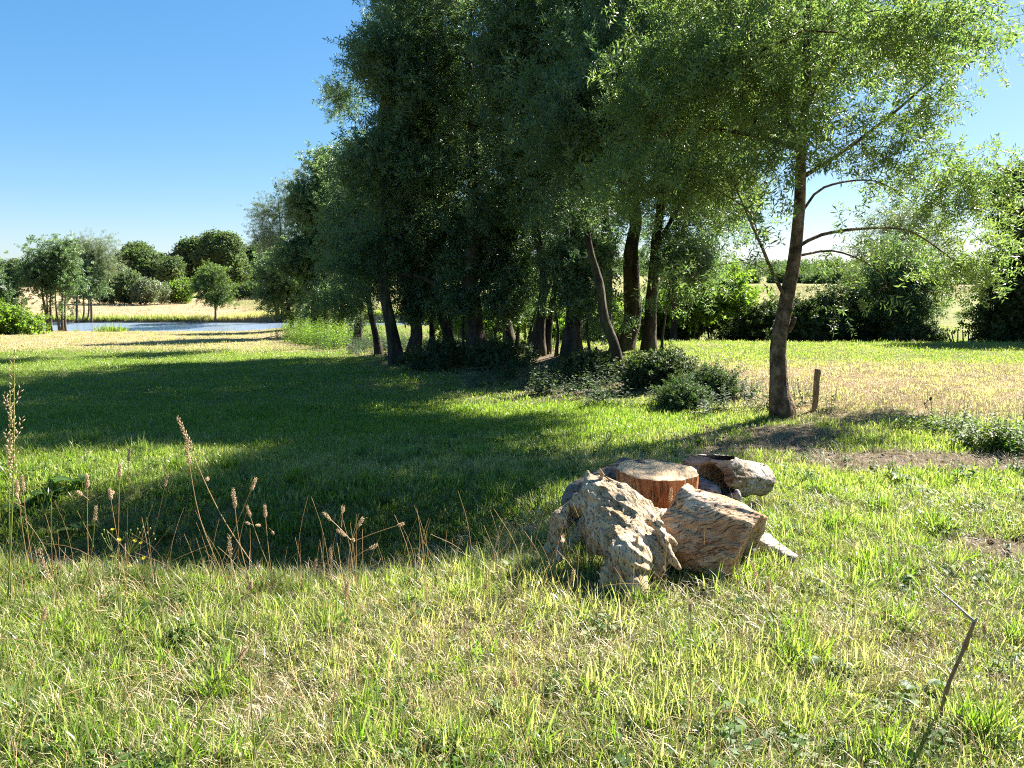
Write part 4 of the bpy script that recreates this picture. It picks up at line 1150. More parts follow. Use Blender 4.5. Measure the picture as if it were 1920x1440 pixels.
A1, A2 = P(1122, 925, 4.15), P(1188, 968, 4.06)
A3, A4 = P(1243, 972, 4.10), P(1178, 1045, 3.78)
A5, A6 = P(1187, 1125, 3.62), P(1236, 1020, 3.90)
A7, A8 = P(1040, 985, 4.22), P(1032, 1050, 4.12)
def f_root(X):
    d = capsule(X, A1, A2, .075, .09)
    d = smin(d, capsule(X, P(1160, 925, 4.12), P(1165, 985, 4.0), .05, .09), .05)
    d = smin(d, capsule(X, A2, A3, .075, .05), .04)
    d = smin(d, capsule(X, A1 + Vector((.02, 0, -.02)), P(1138, 1010, 3.95), .08, .075), .05)
    d = smin(d, capsule(X, A2, A4, .10, .10), .06)
    d = smin(d, capsule(X, A4, A5, .095, .055), .05)
    d = smin(d, capsule(X, A6, P(1228, 1065, 3.84), .075, .05), .05)
    d = smin(d, capsule(X, A6, P(1180, 1010, 3.86), .06, .06), .03)
    d = smin(d, capsule(X, A4, P(1140, 1085, 3.72), .08, .05), .05)
    # the broad torn sheet that hangs down on the left
    d = smin(d, capsule(X, P(1108, 925, 4.15), P(1062, 1000, 4.06), .05, .035), .05)
    d = smin(d, capsule(X, P(1112, 930, 4.12), P(1112, 1030, 3.98), .05, .03), .05)
    d = smin(d, capsule(X, P(1095, 945, 4.12), P(1085, 985, 4.05), .04, .03), .05)
    d = smin(d, capsule(X, P(1085, 950, 4.16), P(1045, 985, 4.14), .045, .04), .04)
    d = smin(d, capsule(X, P(1048, 975, 4.15), A8, .045, .03), .04)
    d = smin(d, capsule(X, P(1062, 1005, 4.05), P(1046, 1048, 4.0), .026, .014), .03)
    d = smin(d, capsule(X, P(1125, 985, 4.40), P(1085, 1050, 4.42), .11, .10), .05)
    # little broken spikes on the crest
    d = smin(d, capsule(X, P(1110, 920, 4.17), P(1102, 888, 4.17), .03, .008), .02)
    d = smin(d, capsule(X, P(1128, 910, 4.15), P(1126, 879, 4.15), .024, .008), .02)
    d = smin(d, capsule(X, P(1230, 985, 3.86), P(1271, 1064, 3.74), .024, .003), .015)
    # hollows
    d = np.maximum(d, -ellip(X, P(1079, 985, 3.98), (.044, .24, .085)))
    d = np.maximum(d, -ellip(X, P(1068, 1028, 3.94), (.064, .28, .078)))
    d = np.maximum(d, -ellip(X, P(1108, 1064, 3.86), (.060, .22, .050)))
    d = np.maximum(d, -ellip(X, P(1040, 1030, 4.0), (.022, .14, .04)))
    d = np.maximum(d, -ellip(X, P(1152, 1083, 3.62), (.030, .06, .024)))
    d = np.maximum(d, -ellip(X, P(1215, 985, 3.93), (.05, .03, .016)))
    d = np.maximum(d, -ellip(X, P(1170, 1005, 3.84), (.055, .04, .018)))
    sq = np.array([1, .22, 1])
    d = np.maximum(d, -(capsule(X * sq, np.array(P(1094, 962, 3.97)) * sq, np.array(P(1068, 1050, 3.97)) * sq, .030, .062) + .03 * grain_noise(X, (0, 0, 1), 7, 22, 29, 2)))
    ax_ = np.array(A5 - A1)
    d = d + 0.040 * grain_noise(X, ax_, 4, 10, 21, 2)
    d = d + 0.030 * (ridged(X, (.75, .1, -.55), 3.5, 17, 23, 2) - .35)
    d = d + 0.014 * (ridged(X, ax_, 7, 40, 24, 2) - .3)
    return d
log_object('root_log', None, 'gnarled grey hollow root log with a ragged foot at the front of the wood pile', f_root, P(1005, 1160, 4.0) + Vector((0, -.55, -.2)), P(1290, 855, 4.2) + Vector((0.02, .35, .05)), .0072, M['log_grey'],
           lambda V: np.clip(0.12 + 1.7 * (fbm(V * 6, 3, 3) - 0.45) + 1.6 * (V[:, 2] - 0.26), 0, 1))

# big split log on the right of the pile
B1, B2 = P(1272, 992, 4.12), P(1408, 1022, 4.02)
bd = (B2 - B1).normalized()
def f_big(X):
    ax_ = np.array(bd)
    rel = X - np.array(B1)
    t = rel @ ax_
    L_ = (B2 - B1).length
    q = rel - t[..., None] * ax_
    up = np.array([0, 0.45, 0.9]); up = up - ax_ * (up @ ax_); up /= np.linalg.norm(up)
    sd = np.cross(ax_, up)
    a, b = q @ sd, q @ up
    s = np.clip(t / L_, -.3, 1.2)
    ra, rb_ = .165 - .01 * s, .228 - .05 * s
    d = (np.abs(a / ra) ** 2.3 + np.abs(b / rb_) ** 2.3) ** (1 / 2.3)
    d = (d - 1) * np.minimum(ra, rb_)
    d = smin(d, capsule(X, P(1275, 935, 4.12), P(1300, 1000, 4.1), .065, .12), .05)
    d = smin(d, capsule(X, P(1335, 938, 4.18), P(1385, 960, 4.14), .035, .05), .04)
    d = smin(d, capsule(X, P(1265, 1010, 4.0), P(1330, 1062, 3.95), .07, .05), .06)
    d = np.maximum(d, -ellip(X, P(1308, 915, 4.12), (.045, .10, .035)))
    d = d + 0.05 * grain_noise(X, ax_, 3, 8, 31, 3)
    d = d + 0.019 * (ridged(X, ax_ + np.array([0, 0, -.25]), 4, 16, 34, 3) - .35) + 0.009 * (ridged(X, ax_, 5, 40, 32, 2) - .3)
    cut = (X - np.array(B2)) @ np.array((bd + Vector((0.0, -0.50, -0.22))).normalized()) + 0.022 * grain_noise(X, (0, 0, 1), 8, 8, 33)
    d = np.maximum(d, cut)
    d = np.maximum(d, -(t + .10 + .04 * grain_noise(X, (0, 0, 1), 8, 14, 35) - .40 * b))
    e0, e1 = B2 + bd * .2 + Vector((0, 0.01, -0.03)), B2 - bd * .2 + Vector((0, 0.03, -0.02))
    d = np.maximum(d, -(capsule(X, e0, e1, .135, .08) + .03 * grain_noise(X, ax_, 4, 16, 36)))
    return d
log_object('split_log', None, 'big pale reddish-brown log lying on its side, hollow end to the right', f_big, P(1215, 1110, 4.0) + Vector((0, -.4, -.1)), P(1450, 885, 4.2) + Vector((.05, .5, .05)), .0078, M['log_red'],
           lambda V: np.clip(-0.05 + 2.0 * (fbm(V * 5, 3, 4) - 0.45) + 3.0 * (V[:, 2] - 0.34), 0, 1))

# hollow log behind, mouth to the left
C1, C2 = P(1332, 893, 4.92), P(1425, 902, 5.18)
cd = (C2 - C1).normalized()
def f_hollow(X):
    d = capsule(X, C1 - cd * .1, C2, .155, .10)
    d = smin(d, capsule(X, C1 + Vector((-.03, -.1, .10)), C1 + cd * .12 + Vector((0, -.02, .06)), .05, .09), .05)
    d = d + 0.06 * grain_noise(X, cd, 3, 9, 51, 3) + 0.022 * (np.abs(grain_noise(X, cd, 5, 34, 52, 3)) * 2 - .3)
    cut = -((X - np.array(C1)) @ np.array((cd + Vector((.0, .85, .12))).normalized())) - .02 + .13 * grain_noise(X, (0, 0, 1), 5, 8, 53)
    d = np.maximum(d, cut)
    d = np.maximum(d, -(capsule(X, C1 - cd * .3 + Vector((-.02, -.03, -.03)), C1 + cd * .36, .128, .075) + 0.05 * grain_noise(X, cd, 4, 14, 54)))
    return d
log_object('hollow_log', None, 'hollow log behind the sawn stump with its dark mouth facing left', f_hollow, (C1.x - .35, C1.y - .4, -.12), (C2.x + .2, C2.y + .3, .42), .009, M['log_hollow'],
           lambda V: np.clip(0.2 + 1.6 * (fbm(V * 6, 3, 5) - 0.45) + 1.2 * (V[:, 2] - .2), 0, 1))
# low broken slab between stump and hollow log
def f_slab(X):
    d = capsule(X, P(1303, 880, 5.1), P(1345, 872, 5.25), .09, .07)
    d = smin(d, capsule(X, P(1300, 915, 4.95), P(1330, 925, 4.85), .08, .07), .05)
    return d + 0.05 * grain_noise(X, (1, 0, 0), 4, 9, 55, 3) + .012 * grain_noise(X, (1, 0, 0), 10, 40, 56, 2)
log_object('broken_log', None, 'low grey broken log wedged between the sawn stump and the hollow log', f_slab, P(1262, 960, 4.9) + Vector((0, -.3, -.1)), P(1375, 835, 5.2) + Vector((0, .25, 0)), .010, M['log_dark'],
           lambda V: np.clip(0.2 + 1.8 * (fbm(V * 7, 3, 6) - 0.45), 0, 1))
# dark log behind left
E1, E2 = P(1085, 925, 4.85), P(1178, 893, 5.0)
def f_back(X):
    d = capsule(X, E1, E2, .085, .12)
    d = smin(d, capsule(X, E1 + Vector((.02, 0, -.1)), E2 + Vector((0, 0, -.12)), .12, .14), .05)
    return d + 0.06 * grain_noise(X, (1, 0, .2), 4, 9, 61, 3) + .016 * grain_noise(X, (1, 0, .2), 9, 36, 62, 2)
log_object('dark_log', None, 'dark bark-covered log behind the root log, left of the sawn stump', f_back, (E1.x - .3, E1.y - .35, -.15), (E2.x + .3, E2.y + .35, .5), .011, M['log_dark'],
           lambda V: np.clip(0.1 + 1.2 * (fbm(V * 6, 3, 8) - 0.5), 0, 1))
# small grey slab lying in the grass on the right
F1, F2 = P(1425, 1008, 4.40) - Vector((0, 0, .02)), P(1485, 1034, 4.10) - Vector((0, 0, .035))
def f_small(X):
    d = capsule(X * np.array([1, 1, 1.5]), np.array(F1) * np.array([1, 1, 1.5]), np.array(F2) * np.array([1, 1, 1.5]), .075, .03)
    return d + .06 * grain_noise(X, F2 - F1, 3, 16, 63, 3) + .02 * (np.abs(grain_noise(X, F2 - F1, 4, 40, 66, 2)) * 2 - .3)
log_object('grey_slab', None, 'small grey weathered slab lying in the grass right of the big log', f_small, (F1.x - .15, F2.y - .2, -.12), (F2.x + .15, F1.y + .2, .3), .008, M['log_hollow'],
           lambda V: np.clip(0.8 + 1.0 * (fbm(V * 7, 3, 9) - 0.5), 0, 1), cat='wood')
# small white chip by the hollow log
def f_chip(X):
    c = P(1381, 930, 4.75)
    return ellip(X, c, (.03, .02, .045)) + .012 * grain_noise(X, (0, 0, 1), 12, 40, 64, 2)
cc = P(1381, 930, 4.75)
log_object('wood_chip', None, 'small pale wood chip standing below the mouth of the hollow log', f_chip, cc - Vector((.07, .06, .09)), cc + Vector((.07, .06, .09)), .006, M['log_dark'], lambda V: np.ones(len(V)), cat='wood')
# dark clod left of the pile
gc = G(995, 1003)
def f_clod(X):
    return ellip(X, (gc.x, gc.y, gc.z), (.085, .07, .055)) + .05 * (fbm(X * 22, 3, 65) - .5)
o = log_object('earth_clod', None, 'dark lump of earth on the grass left of the wood pile', f_clod, gc - Vector((.15, .15, .1)), gc + Vector((.15, .15, .13)), .008, M['clod'], lambda V: np.zeros(len(V)), cat='clod')

# sawn stump block
sc_ = P(1232, 888, 4.63); SX, SY, SZ = sc_.x, 4.63, 0.425
root = thing('sawn_stump', (SX, SY, 0), 'sawn upright stump block with a flat pale top and reddish sides', 'stump')
na, nh = 96, 30
th = np.arange(na) * 2 * math.pi / na
def srad(th, h):
    p = np.stack([np.cos(th) * 1.3, np.sin(th) * 1.3, h * 0.8], -1)
    q = np.stack([np.cos(th) * 6, np.sin(th) * 6, h * 2.5], -1)
    return 0.238 + 0.05 * (fbm(p, 2, 71) - .5) + 0.040 * (fbm(q, 3, 72) - .5) + .05 * np.exp(-h / .12)
TT, HH = np.meshgrid(th, np.linspace(-.12, 1, nh) * SZ)
RRs = srad(TT, HH)
slope = 0.018 * np.cos(TT - 2.0)
V = np.stack([RRs * np.cos(TT), RRs * np.sin(TT) * .80, HH + slope * (HH / SZ)], -1)
V[-1, :, 2] -= .006
V = np.concatenate([V.reshape(-1, 3)])
i = (np.arange(nh - 1)[:, None] * na); j = np.arange(na)[None]; kk = (j + 1) % na
q = np.stack([i + j, i + kk, i + na + kk, i + na + j], -1).reshape(-1, 4)
me = mesh_np('stump_side', V, q); fattr(me, 'weather', np.zeros(len(V)))
put('stump_side', me, M['stump_side'], root)
rings = np.linspace(0, 1, 24)
Rg, Tg = np.meshgrid(rings, th, indexing='ij')
rt_ = srad(Tg, np.full_like(Tg, SZ)) * Rg
zt = SZ + 0.018 * np.cos(Tg - 2.0) * Rg + .004 * (n2(rt_ * np.cos(Tg) * 1.0, rt_ * np.sin(Tg), 30, 2, 4) - .5) - .006 * smooth(.93, 1, Rg)
V = np.stack([rt_ * np.cos(Tg), rt_ * np.sin(Tg) * .80, zt], -1).reshape(-1, 3)
i = (np.arange(23)[:, None] * na)
q = np.stack([i + j, i + na + j, i + na + kk, i + kk], -1).reshape(-1, 4)
me = mesh_np('cut_face', V, q)
fattr(me, 'weather', np.clip(0.2 + V[:, 1] * 2.8, 0, 1))
put('cut_face', me, M['stump_top'], root)
# small orange leaf under the big log
# ------------------------------------------------------------------ post, stakes, stick, branches
g = G(1526, 770)
root = thing('wooden_post', g, 'short weathered wooden post leaning beside the lone tree', 'post')
mb = MB()
top = P(1534, 692, g.y)
pts = spline([g - Vector((0, 0, .1)), g + (top - g) * .3 + Vector((.006, 0, 0)), g + (top - g) * .7 - Vector((.004, 0, 0)), top], .05)
m_ = len(pts); ang = np.arange(10) * .628
lob = 1 + .16 * (fbm(np.stack([np.cos(ang)[None] * 1.1 + np.zeros((m_, 1)), np.sin(ang)[None] * 1.1 + np.zeros((m_, 1)), np.linspace(0, 2, m_)[:, None] + 0 * ang[None]], -1), 3, 6) - .5) * 2
mb.tube(pts, np.full(m_, .037), 10, True, lob)
mb.put('post', M['post_wood'], root, g)

GS = 'thin stakes in the hedge gap'
for k, (u0, v0, u1, v1, lab) in enumerate([
    (1765, 640, 1762, 622, 'leftmost thin stake in the hedge gap, close to the bramble mound'), (1775, 642, 1772, 625, 'short thin stake, second from the bramble mound'),
    (1786, 645, 1776, 622, 'thin stake leaning left before the sunlit meadow'), (1790, 643, 1784, 623, 'thin stake leaning left, right beside another leaning one'),
    (1795, 645, 1796, 618, 'tallest upright stake in the middle of the hedge gap'), (1806, 644, 1805, 619, 'upright thin stake right of the tallest one'),
    (1815, 643, 1816, 622, 'thin stake just left of the dark tree mass'), (1822, 642, 1824, 624, 'rightmost thin stake, almost inside the dark tree mass')]):
    Yk = 21.5
    b0 = P(u0, v0, Yk); b0.z = float(height(b0.x, Yk)) - .1
    t0 = P(u1, v1, Yk)
    mb = MB(); mb.tube(spline([b0, (b0 + t0) / 2 + Vector((.01, 0, 0)), t0], .15), np.linspace(.022, .017, len(spline([b0, (b0 + t0) / 2 + Vector((.01, 0, 0)), t0], .15))), 6, True)
    tag(mb.put('stake', M['stake_wood'], None, b0), lab, 'stake', GS)

g = G(1763, 1362); Yk = g.y
root = thing('bent_stick', g, 'bare brown stick with a snapped grey tip stuck in the grass', 'stick')
knee = P(1827, 1166, Yk - .02); mid_ = P(1781, 1276, Yk); tip = P(1750, 1098, Yk + .12)
mb = MB(); pts = spline([g - Vector((0, 0, .05)), P(1766, 1330, Yk), mid_, P(1805, 1222, Yk), knee], .03)
mb.tube(pts, .0062 + .003 * np.abs(np.sin(np.arange(len(pts)) * 1.1)) * (np.arange(len(pts)) % 5 == 0), 8, True)
mb.put('shaft', M['stick_brown'], root, g)
mb = MB(); mb.tube(spline([knee, (knee + tip) / 2 + Vector((.01, 0, -.006)), tip], .03), np.linspace(.0052, .0025, len(spline([knee, (knee + tip) / 2 + Vector((.01, 0, -.006)), tip], .03))), 7, True)
mb.tube([knee, knee + Vector((.012, 0, .018))], [.006, .002], 6, True)
mb.tube([knee, knee + Vector((.004, -.008, .012))], [.004, .001], 5, True)
mb.put('snapped_tip', M['stick_grey'], root, g)

def branch(lab, pix, r, mat, seed):
    rg = random.Random(seed)
    pts = []
    for u, v in pix:
        q = G(u, v); pts.append(q + Vector((0, 0, r + rg.uniform(0.01, .06))))
    mb = MB(); sp_ = spline(pts, .06)
    mb.tube(sp_, np.linspace(r, r * .35, len(sp_)), 7, True)
    for _ in range(3):
        k_ = rg.randrange(len(sp_) // 4, len(sp_) - 1); q = sp_[k_]
        d = np.array([rg.uniform(-.3, .3), rg.uniform(-.2, .2), rg.uniform(.03, .15)])
        mb.tube([q, q + d * .5, q + d], [r * .5, r * .35, r * .12], 5)
    tag(mb.put('fallen_branch', mat, None, tuple(sp_[0])), lab, 'branch', 'fallen branches')
branch('crooked fallen branch on the bare soil left of the lone tree', [(1100, 742), (1145, 748), (1180, 738), (1215, 742)], .03, M['dark_bark'], 1)
branch('dead branch lying along the edge of the wood in front of the dark thick tree', [(880, 700), (930, 696), (985, 700)], .025, M['dark_bark'], 2)
branch('pile of dead twigs on the mown grass by the river end of the wood', [(488, 640), (510, 634), (540, 637)], .03, M['far_bark'], 3)
branch('thin dry branch on the soil at the foot of the lone tree', [(1300, 780), (1350, 772), (1400, 778)], .014, M['stick_grey'], 4)

# ------------------------------------------------------------------ understory
def weed_src(name, seed, nst, h, ll, lw, mat, spread=.12):
    rg = random.Random(seed)
    V, T, tips, rn, Q = [], [], [], [], []
    for s in range(nst):
        a = rg.uniform(0, 6.28); b0 = np.array([math.cos(a), math.sin(a), 0]) * spread * rg.random()
        d = np.array([rg.gauss(0, .18), rg.gauss(0, .18), 1]); hh = h * rg.uniform(.5, 1.1)
        n0 = len(V)
        for j in range(3): V.append(b0 + .003 * np.array([math.cos(j * 2.1), math.sin(j * 2.1), 0])); tips.append(0); rn.append(.6)
        for j in range(3): V.append(b0 + d * hh + .001 * np.array([math.cos(j * 2.1), math.sin(j * 2.1), 0])); tips.append(0); rn.append(.6)
        for j in range(3): Q.append([n0 + j, n0 + (j + 1) % 3, n0 + 3 + (j + 1) % 3, n0 + 3 + j])
        nl = max(4, int(hh / (ll * .33)))
        for i in range(nl):
            t = (i + .6) / nl; aa = i * 2.1 + rg.random()
            dd = np.array([math.cos(aa), math.sin(aa), rg.uniform(-.2, .6)]); dd /= np.linalg.norm(dd)
            leaf_faces(V, T, tips, rn, b0 + d * hh * t, dd, np.array([rg.gauss(0, .3), rg.gauss(0, .3), 1.0]), ll * (1.15 - .6 * t) * rg.uniform(.7, 1.2), lw * (1.15 - .6 * t), rg.random() ** 2, .1)
    me = mesh_np(name, V, Q, T, smooth_shade=False); fattr(me, 'tip', tips); fattr(me, 'rnd', rn)
    return src_obj(name, me, mat)
SRC['nettle'] = [weed_src('nettle_clump', s, 6, .38, .08, .036, M['nettle']) for s in (1, 2, 3)]
SRC['weed'] = [weed_src('weed_clump', s, 5, .30, .075, .035, M['weed']) for s in (4, 5, 6)]
SRC['low_weed'] = [weed_src('low_weed', s, 4, .09, .05, .03, M['weed'], .07) for s in (7, 8, 9)]
SRC['bank_weed'] = [weed_src('bank_weed', s, 7, .9, .13, .04, M['bright_leaf'], .3) for s in (10, 11)]

def in_px_region(poly, n, seed):                 # random ground points inside a photo-space quad, uniform over the ground
    pass

def rand_ground(n, x0, x1, y0, y1, rng, dens=None):
    x, y = rng.uniform(x0, x1, n), rng.uniform(y0, y1, n)
    if dens is not None:
        k_ = rng.random(n) < dens(x, y); x, y = x[k_], y[k_]
    return x, y

def upright(n, rng, tilt=.15):
    return np.stack([rng.normal(0, tilt, n), rng.normal(0, tilt, n), rng.uniform(0, 6.283, n)], -1)

def gscatter(name, x, y, scl, tint, var, srcs, seed, tilt=.15, dz=0.0):
    rng = np.random.default_rng(seed)
    return scatter(name, np.stack([x, y, height(x, y) + dz], -1), upright(len(x), rng, tilt), scl, np.clip(tint, 0, 1), var, srcs, seed)

rng = np.random.default_rng(77)
# nettles and ground cover along the front of the wood
def d_under(x, y):
    w = x - wood_line(y)
    near = smooth(-1.9, -1.0, w) * smooth(2.2, 0.6, w) * smooth(8.9, 10.0, y) * smooth(40, 34, y)
    return near * (0.35 + 0.9 * (n2(x, y, .8, 2, 13) > .48))
x, y = rand_ground(5600, -14, 6, 8.5, 40, rng, d_under)
gscatter('undergrowth', x, y, rng.uniform(.6, 1.25, len(x)), rng.random(len(x)) * .3, rng.random(len(x)), SRC['nettle'], 1)
def d_bank(x, y):
    return 0.9 * gauss(x, y, -8.0, 30, 2.2, 5.5) * (x > wood_line(y) - 1.8)
x, y = rand_ground(2600, -14, -2, 20, 42, rng, d_bank)
gscatter('bright_undergrowth', x, y, rng.uniform(.6, 1.2, len(x)), rng.random(len(x)) * .5, rng.random(len(x)), SRC['bank_weed'], 2)

# brambles in front of the wood (1180-1420 px)
def shrub(name, lab, cat, grp, u, v, cr, ncl, per, src, seed, **kw):
    g = G(u, v)
    global SHR
    SHR = 0.06
    es = [ell(a, b, ra, rb2, g.y + .1 * i_, None) for i_, (a, b, ra, rb2) in enumerate(cr)]
    a = dict(boughs=3, sscale=.8, sigma=.10, gap=.3, kstep=.15, tip_r=.003, limbs=2, flare=.05, droop=.1, crown_name='foliage', trunk_name='stem')
    a.update(kw)
    st = [([g, g + Vector((.03, .02, .15)), P(cr[0][0], cr[0][1], g.y)], .012, .004)]
    return make_tree(name, lab, cat, grp, st, es, ncl, per, src, M['dark_bark'], seed, **a)
GBR = 'brambles in front of the wood'
shrub('bramble', 'large dark bramble right of the slender leaning trunk', 'bush', GBR, 1235, 728, [(1230, 698, 40, 24), (1275, 702, 28, 20), (1205, 712, 22, 16)], 190, 14, SRC['hedge'], 601, sscale=.5)
shrub('bramble', 'greyish bramble between the large dark one and the lone tree', 'bush', GBR, 1340, 748, [(1335, 728, 34, 20), (1372, 738, 20, 13), (1300, 735, 30, 15)], 150, 9, SRC['bramble'], 602, sscale=.45, boughs=0)
shrub('bramble', 'low bramble at the foot of the slender leaning trunk', 'bush', GBR, 1110, 706, [(1110, 690, 32, 14), (1145, 695, 22, 14), (1075, 690, 18, 10)], 110, 14, SRC['hedge'], 603, sscale=.5)
shrub('bramble', 'black bramble hump beside the dark thick tree', 'bush', GBR, 930, 690, [(935, 672, 28, 18), (972, 678, 18, 12)], 100, 11, SRC['hedge'], 604, sscale=.6, sigma=.15)
shrub('bramble', 'small black bramble left of the dark thick tree', 'bush', GBR, 830, 690, [(832, 675, 20, 14), (802, 683, 14, 9)], 70, 11, SRC['hedge'], 605, sscale=.6, sigma=.15)
shrub('bramble', 'trailing low bramble nearest the lone tree, on the bare soil', 'bush', GBR, 1290, 765, [(1285, 750, 34, 12), (1325, 760, 22, 8)], 90, 8, SRC['bramble'], 606, sscale=.42, limbs=1, boughs=0)

# ------------------------------------------------------------------ grass
SRC['tall'] = [tuft('tall_tuft', s, 24, .14, .045, .0055, .8, M['grass'], .2, 4) for s in (1, 2, 3, 4)]
SRC['short'] = [tuft('short_tuft', s, 28, .075, .06, .0042, 1.1, M['grass'], .45, 3) for s in (5, 6, 7)]
SRC['mid_grass'] = [tuft('mid_tuft', s, 26, .075, .13, .008, .9, M['grass'], .3, 2) for s in (8, 9, 10)]
SRC['matted'] = [tuft('matted_straw_tuft', s, 16, .12, .10, .0030, 1.4, M['straw'], .9, 3) for s in (23, 24)]
SRC['far_grass'] = [tuft('far_tuft', s, 26, .075, .30, .014, .8, M['grass'], .2, 2) for s in (11, 12)]
SRC['straw'] = [tuft('straw_tuft', s, 16, .16, .09, .0032, 1.0, M['straw'], .65, 3) for s in (13, 14, 15)]
SRC['mown_straw'] = [tuft('mown_straw_tuft', s, 30, .045, .17, .006, 1.1, M['straw'], .6, 2) for s in (26, 27)]
SRC['far_straw'] = [tuft('far_straw_tuft', s, 26, .05, .32, .014, 1.0, M['straw'], .4, 2) for s in (16, 17)]
SRC['bank_grass'] = [tuft('bank_grass_tuft', s, 30, .55, .3, .03, .5, M['grass'], .1, 3) for s in (18, 19)]

def half_w(y): return y * 0.72 + 0.9
def keep_frustum(x, y, m=0.0):
    return np.abs(x) < half_w(y) + m

def grass_layer(name, n, y0, y1, src, sc0, sc1, seed, dirt_kill=1.3, dens=None, tint_gain=.8, tint_off=0.0, power=1.0, tilt=.18):
    rng = np.random.default_rng(seed)
    u = rng.random(n) ** power
    y = y0 + (y1 - y0) * u
    x = rng.uniform(-1, 1, n) * half_w(y)
    k_ = rng.random(n) > zone_dirt(x, y) * dirt_kill
    k_ &= np.abs(y - river_mid(x)) > 5.2
    if dens is not None: k_ &= rng.random(n) < dens(x, y)
    x, y = x[k_], y[k_]
    pat = n2(x, y, 1.6, 3, 90)
    s = rng.uniform(sc0, sc1, len(x)) * (0.55 + 0.95 * pat)
    t = zone_dry(x, y) * tint_gain + tint_off + rng.normal(0, .12, len(x))
    v = np.clip(n2(x, y, .7, 2, 91) * 1.3 - .15 + rng.normal(0, .15, len(x)), 0, 1)
    gscatter(name, x, y, s, t, v, src, seed, tilt)

def d_bankcrest(x, y):
    return np.clip(.10 + .90 * smooth(.50, .62, n2(x, y, 1.1, 3, 55)) + .5 * gauss(x * 0, y, 0, 3.75, 1, .35) * smooth(.6, -.2, x), 0, 1)
grass_layer('tall_grass', 6200, 1.5, 5.0, SRC['tall'], .55, 1.25, 11, 1.2, d_bankcrest, power=.9)
grass_layer('meadow_grass', 15000, 1.5, 5.6, SRC['short'], .7, 1.5, 12, 1.2)
grass_layer('dry_straw', 4200, 1.5, 5.6, SRC['straw'], .6, 1.25, 13, .4, lambda x, y: np.clip(.25 + 1.1 * zone_dry(x, y), 0, 1))
grass_layer('matted_straw', 7200, 1.5, 5.4, SRC['matted'], .6, 1.3, 20, .2, lambda x, y: np.clip(.35 + 1.2 * zone_dry(x, y) - .3 * smooth(.5, .6, n2(x, y, 1.1, 3, 55)), 0, 1))
grass_layer('soil_litter', 6000, 5.4, 9.5, SRC['matted'], .5, 1.1, 24, 0, lambda x, y: np.clip(.08 + .8 * zone_dirt(x, y), 0, 1))
mown = lambda x, y: np.clip(1.15 - 1.1 * smooth(-.5, 1, x - wood_line(y)) * smooth(7.7, 8.9, y), 0, 1)
grass_layer('lawn_grass', 28000, 5.4, 11.0, SRC['mid_grass'], .55, 1.1, 14, 1.2, mown)
grass_layer('tall_lawn_tufts', 1500, 5.2, 10.5, SRC['tall'], .5, .95, 15, 1.3, lambda x, y: smooth(.5, .62, n2(x, y, .8, 3, 56)) * (mown(x, y) > .8))
grass_layer('field_grass', 24000, 10.5, 24, SRC['far_grass'], .42, .8, 16, 1.0, lambda x, y: np.clip(1.15 - zone_dry(x, y), 0, 1))
grass_layer('far_field_grass', 16000, 23, 47.5, SRC['far_grass'], .6, 1.1, 17, .8, lambda x, y: .25 + .75 * (1 - zone_dry(x, y)))
grass_layer('mown_straw', 24000, 7.8, 16, SRC['mown_straw'], .6, 1.1, 25, .3, lambda x, y: zone_dry(x, y))
grass_layer('field_straw', 12000, 15, 47.5, SRC['far_straw'], .6, 1.0, 18, .3, lambda x, y: zone_dry(x, y))
tuft_px = [(975, 1085), (1330, 1110), (1375, 1075), (1425, 1085), (1620, 1100), (560, 1120), (1830, 1390), (1120, 1330), (1100, 1300), (620, 1180), (300, 1200), (700, 1400), (900, 1400),
           (250, 1380), (1180, 1140), (1490, 1010), (1560, 990), (1650, 960), (1240, 860), (1320, 840), (430, 880), (330, 880), (250, 890), (560, 900), (1000, 850), (830, 790), (1440, 830),
           (1500, 1230), (1700, 1180), (1590, 1330), (1880, 1240), (420, 1300), (110, 1200), (780, 1130), (880, 1090), (150, 1400), (1280, 1230), (1660, 1420), (1780, 1060), (1540, 930), (40, 890)]
rng = np.random.default_rng(66)
tx, ty, ts = [], [], []
extra = [(rng.uniform(-1, 1) * half_w(yy_), yy_) for yy_ in rng.uniform(2.0, 8.0, 70)]
for q in [tuple(G(u, v))[:2] for u, v in tuft_px] + extra:
    if float(zone_dirt(q[0], q[1])) > .45: continue
    m = rng.integers(4, 13); rad = rng.uniform(.03, .09)
    tx += list(q[0] + rng.normal(0, rad, m)); ty += list(q[1] + rng.normal(0, rad, m)); ts += list(rng.uniform(.6, 1.5, m) * rng.uniform(.75, 1.15))
tx, ty, ts = np.array(tx), np.array(ty), np.array(ts)
gscatter('grass_tufts', tx, ty, ts, rng.random(len(tx)) * .15, rng.random(len(tx)), SRC['tall'], 67, .22)
grass_layer('low_weeds', 1900, 1.5, 8.2, SRC['low_weed'], .6, 1.4, 19, .8, lambda x, y: np.clip(.12 + .9 * smooth(.45, .62, n2(x, y, .9, 3, 57)), 0, 1), .3)
# taller grass and reeds on both river banks
rng = np.random.default_rng(31)
x = rng.uniform(-50, 12, 2600); y = river_mid(x) + 5.1 + np.abs(rng.normal(0, .55, 2600))
gscatter('bank_grass', x, y, rng.uniform(.45, 1.0, 2600), .25 + .5 * n2(x, y, .12, 2, 3) + .5 * gauss(x, y * 0, -20, 0, 3, 1), rng.random(2600), SRC['bank_grass'], 31)
x = rng.uniform(-50, 0, 420); y = river_mid(x) - 5.5 + rng.normal(0, .35, 420)
k_ = n2(x, y, .25, 2, 8) > .55
gscatter('bank_reeds', x[k_], y[k_], rng.uniform(.4, 1.0, k_.sum()), rng.random(k_.sum()) * .3, rng.random(k_.sum()), SRC['bank_grass'], 32)
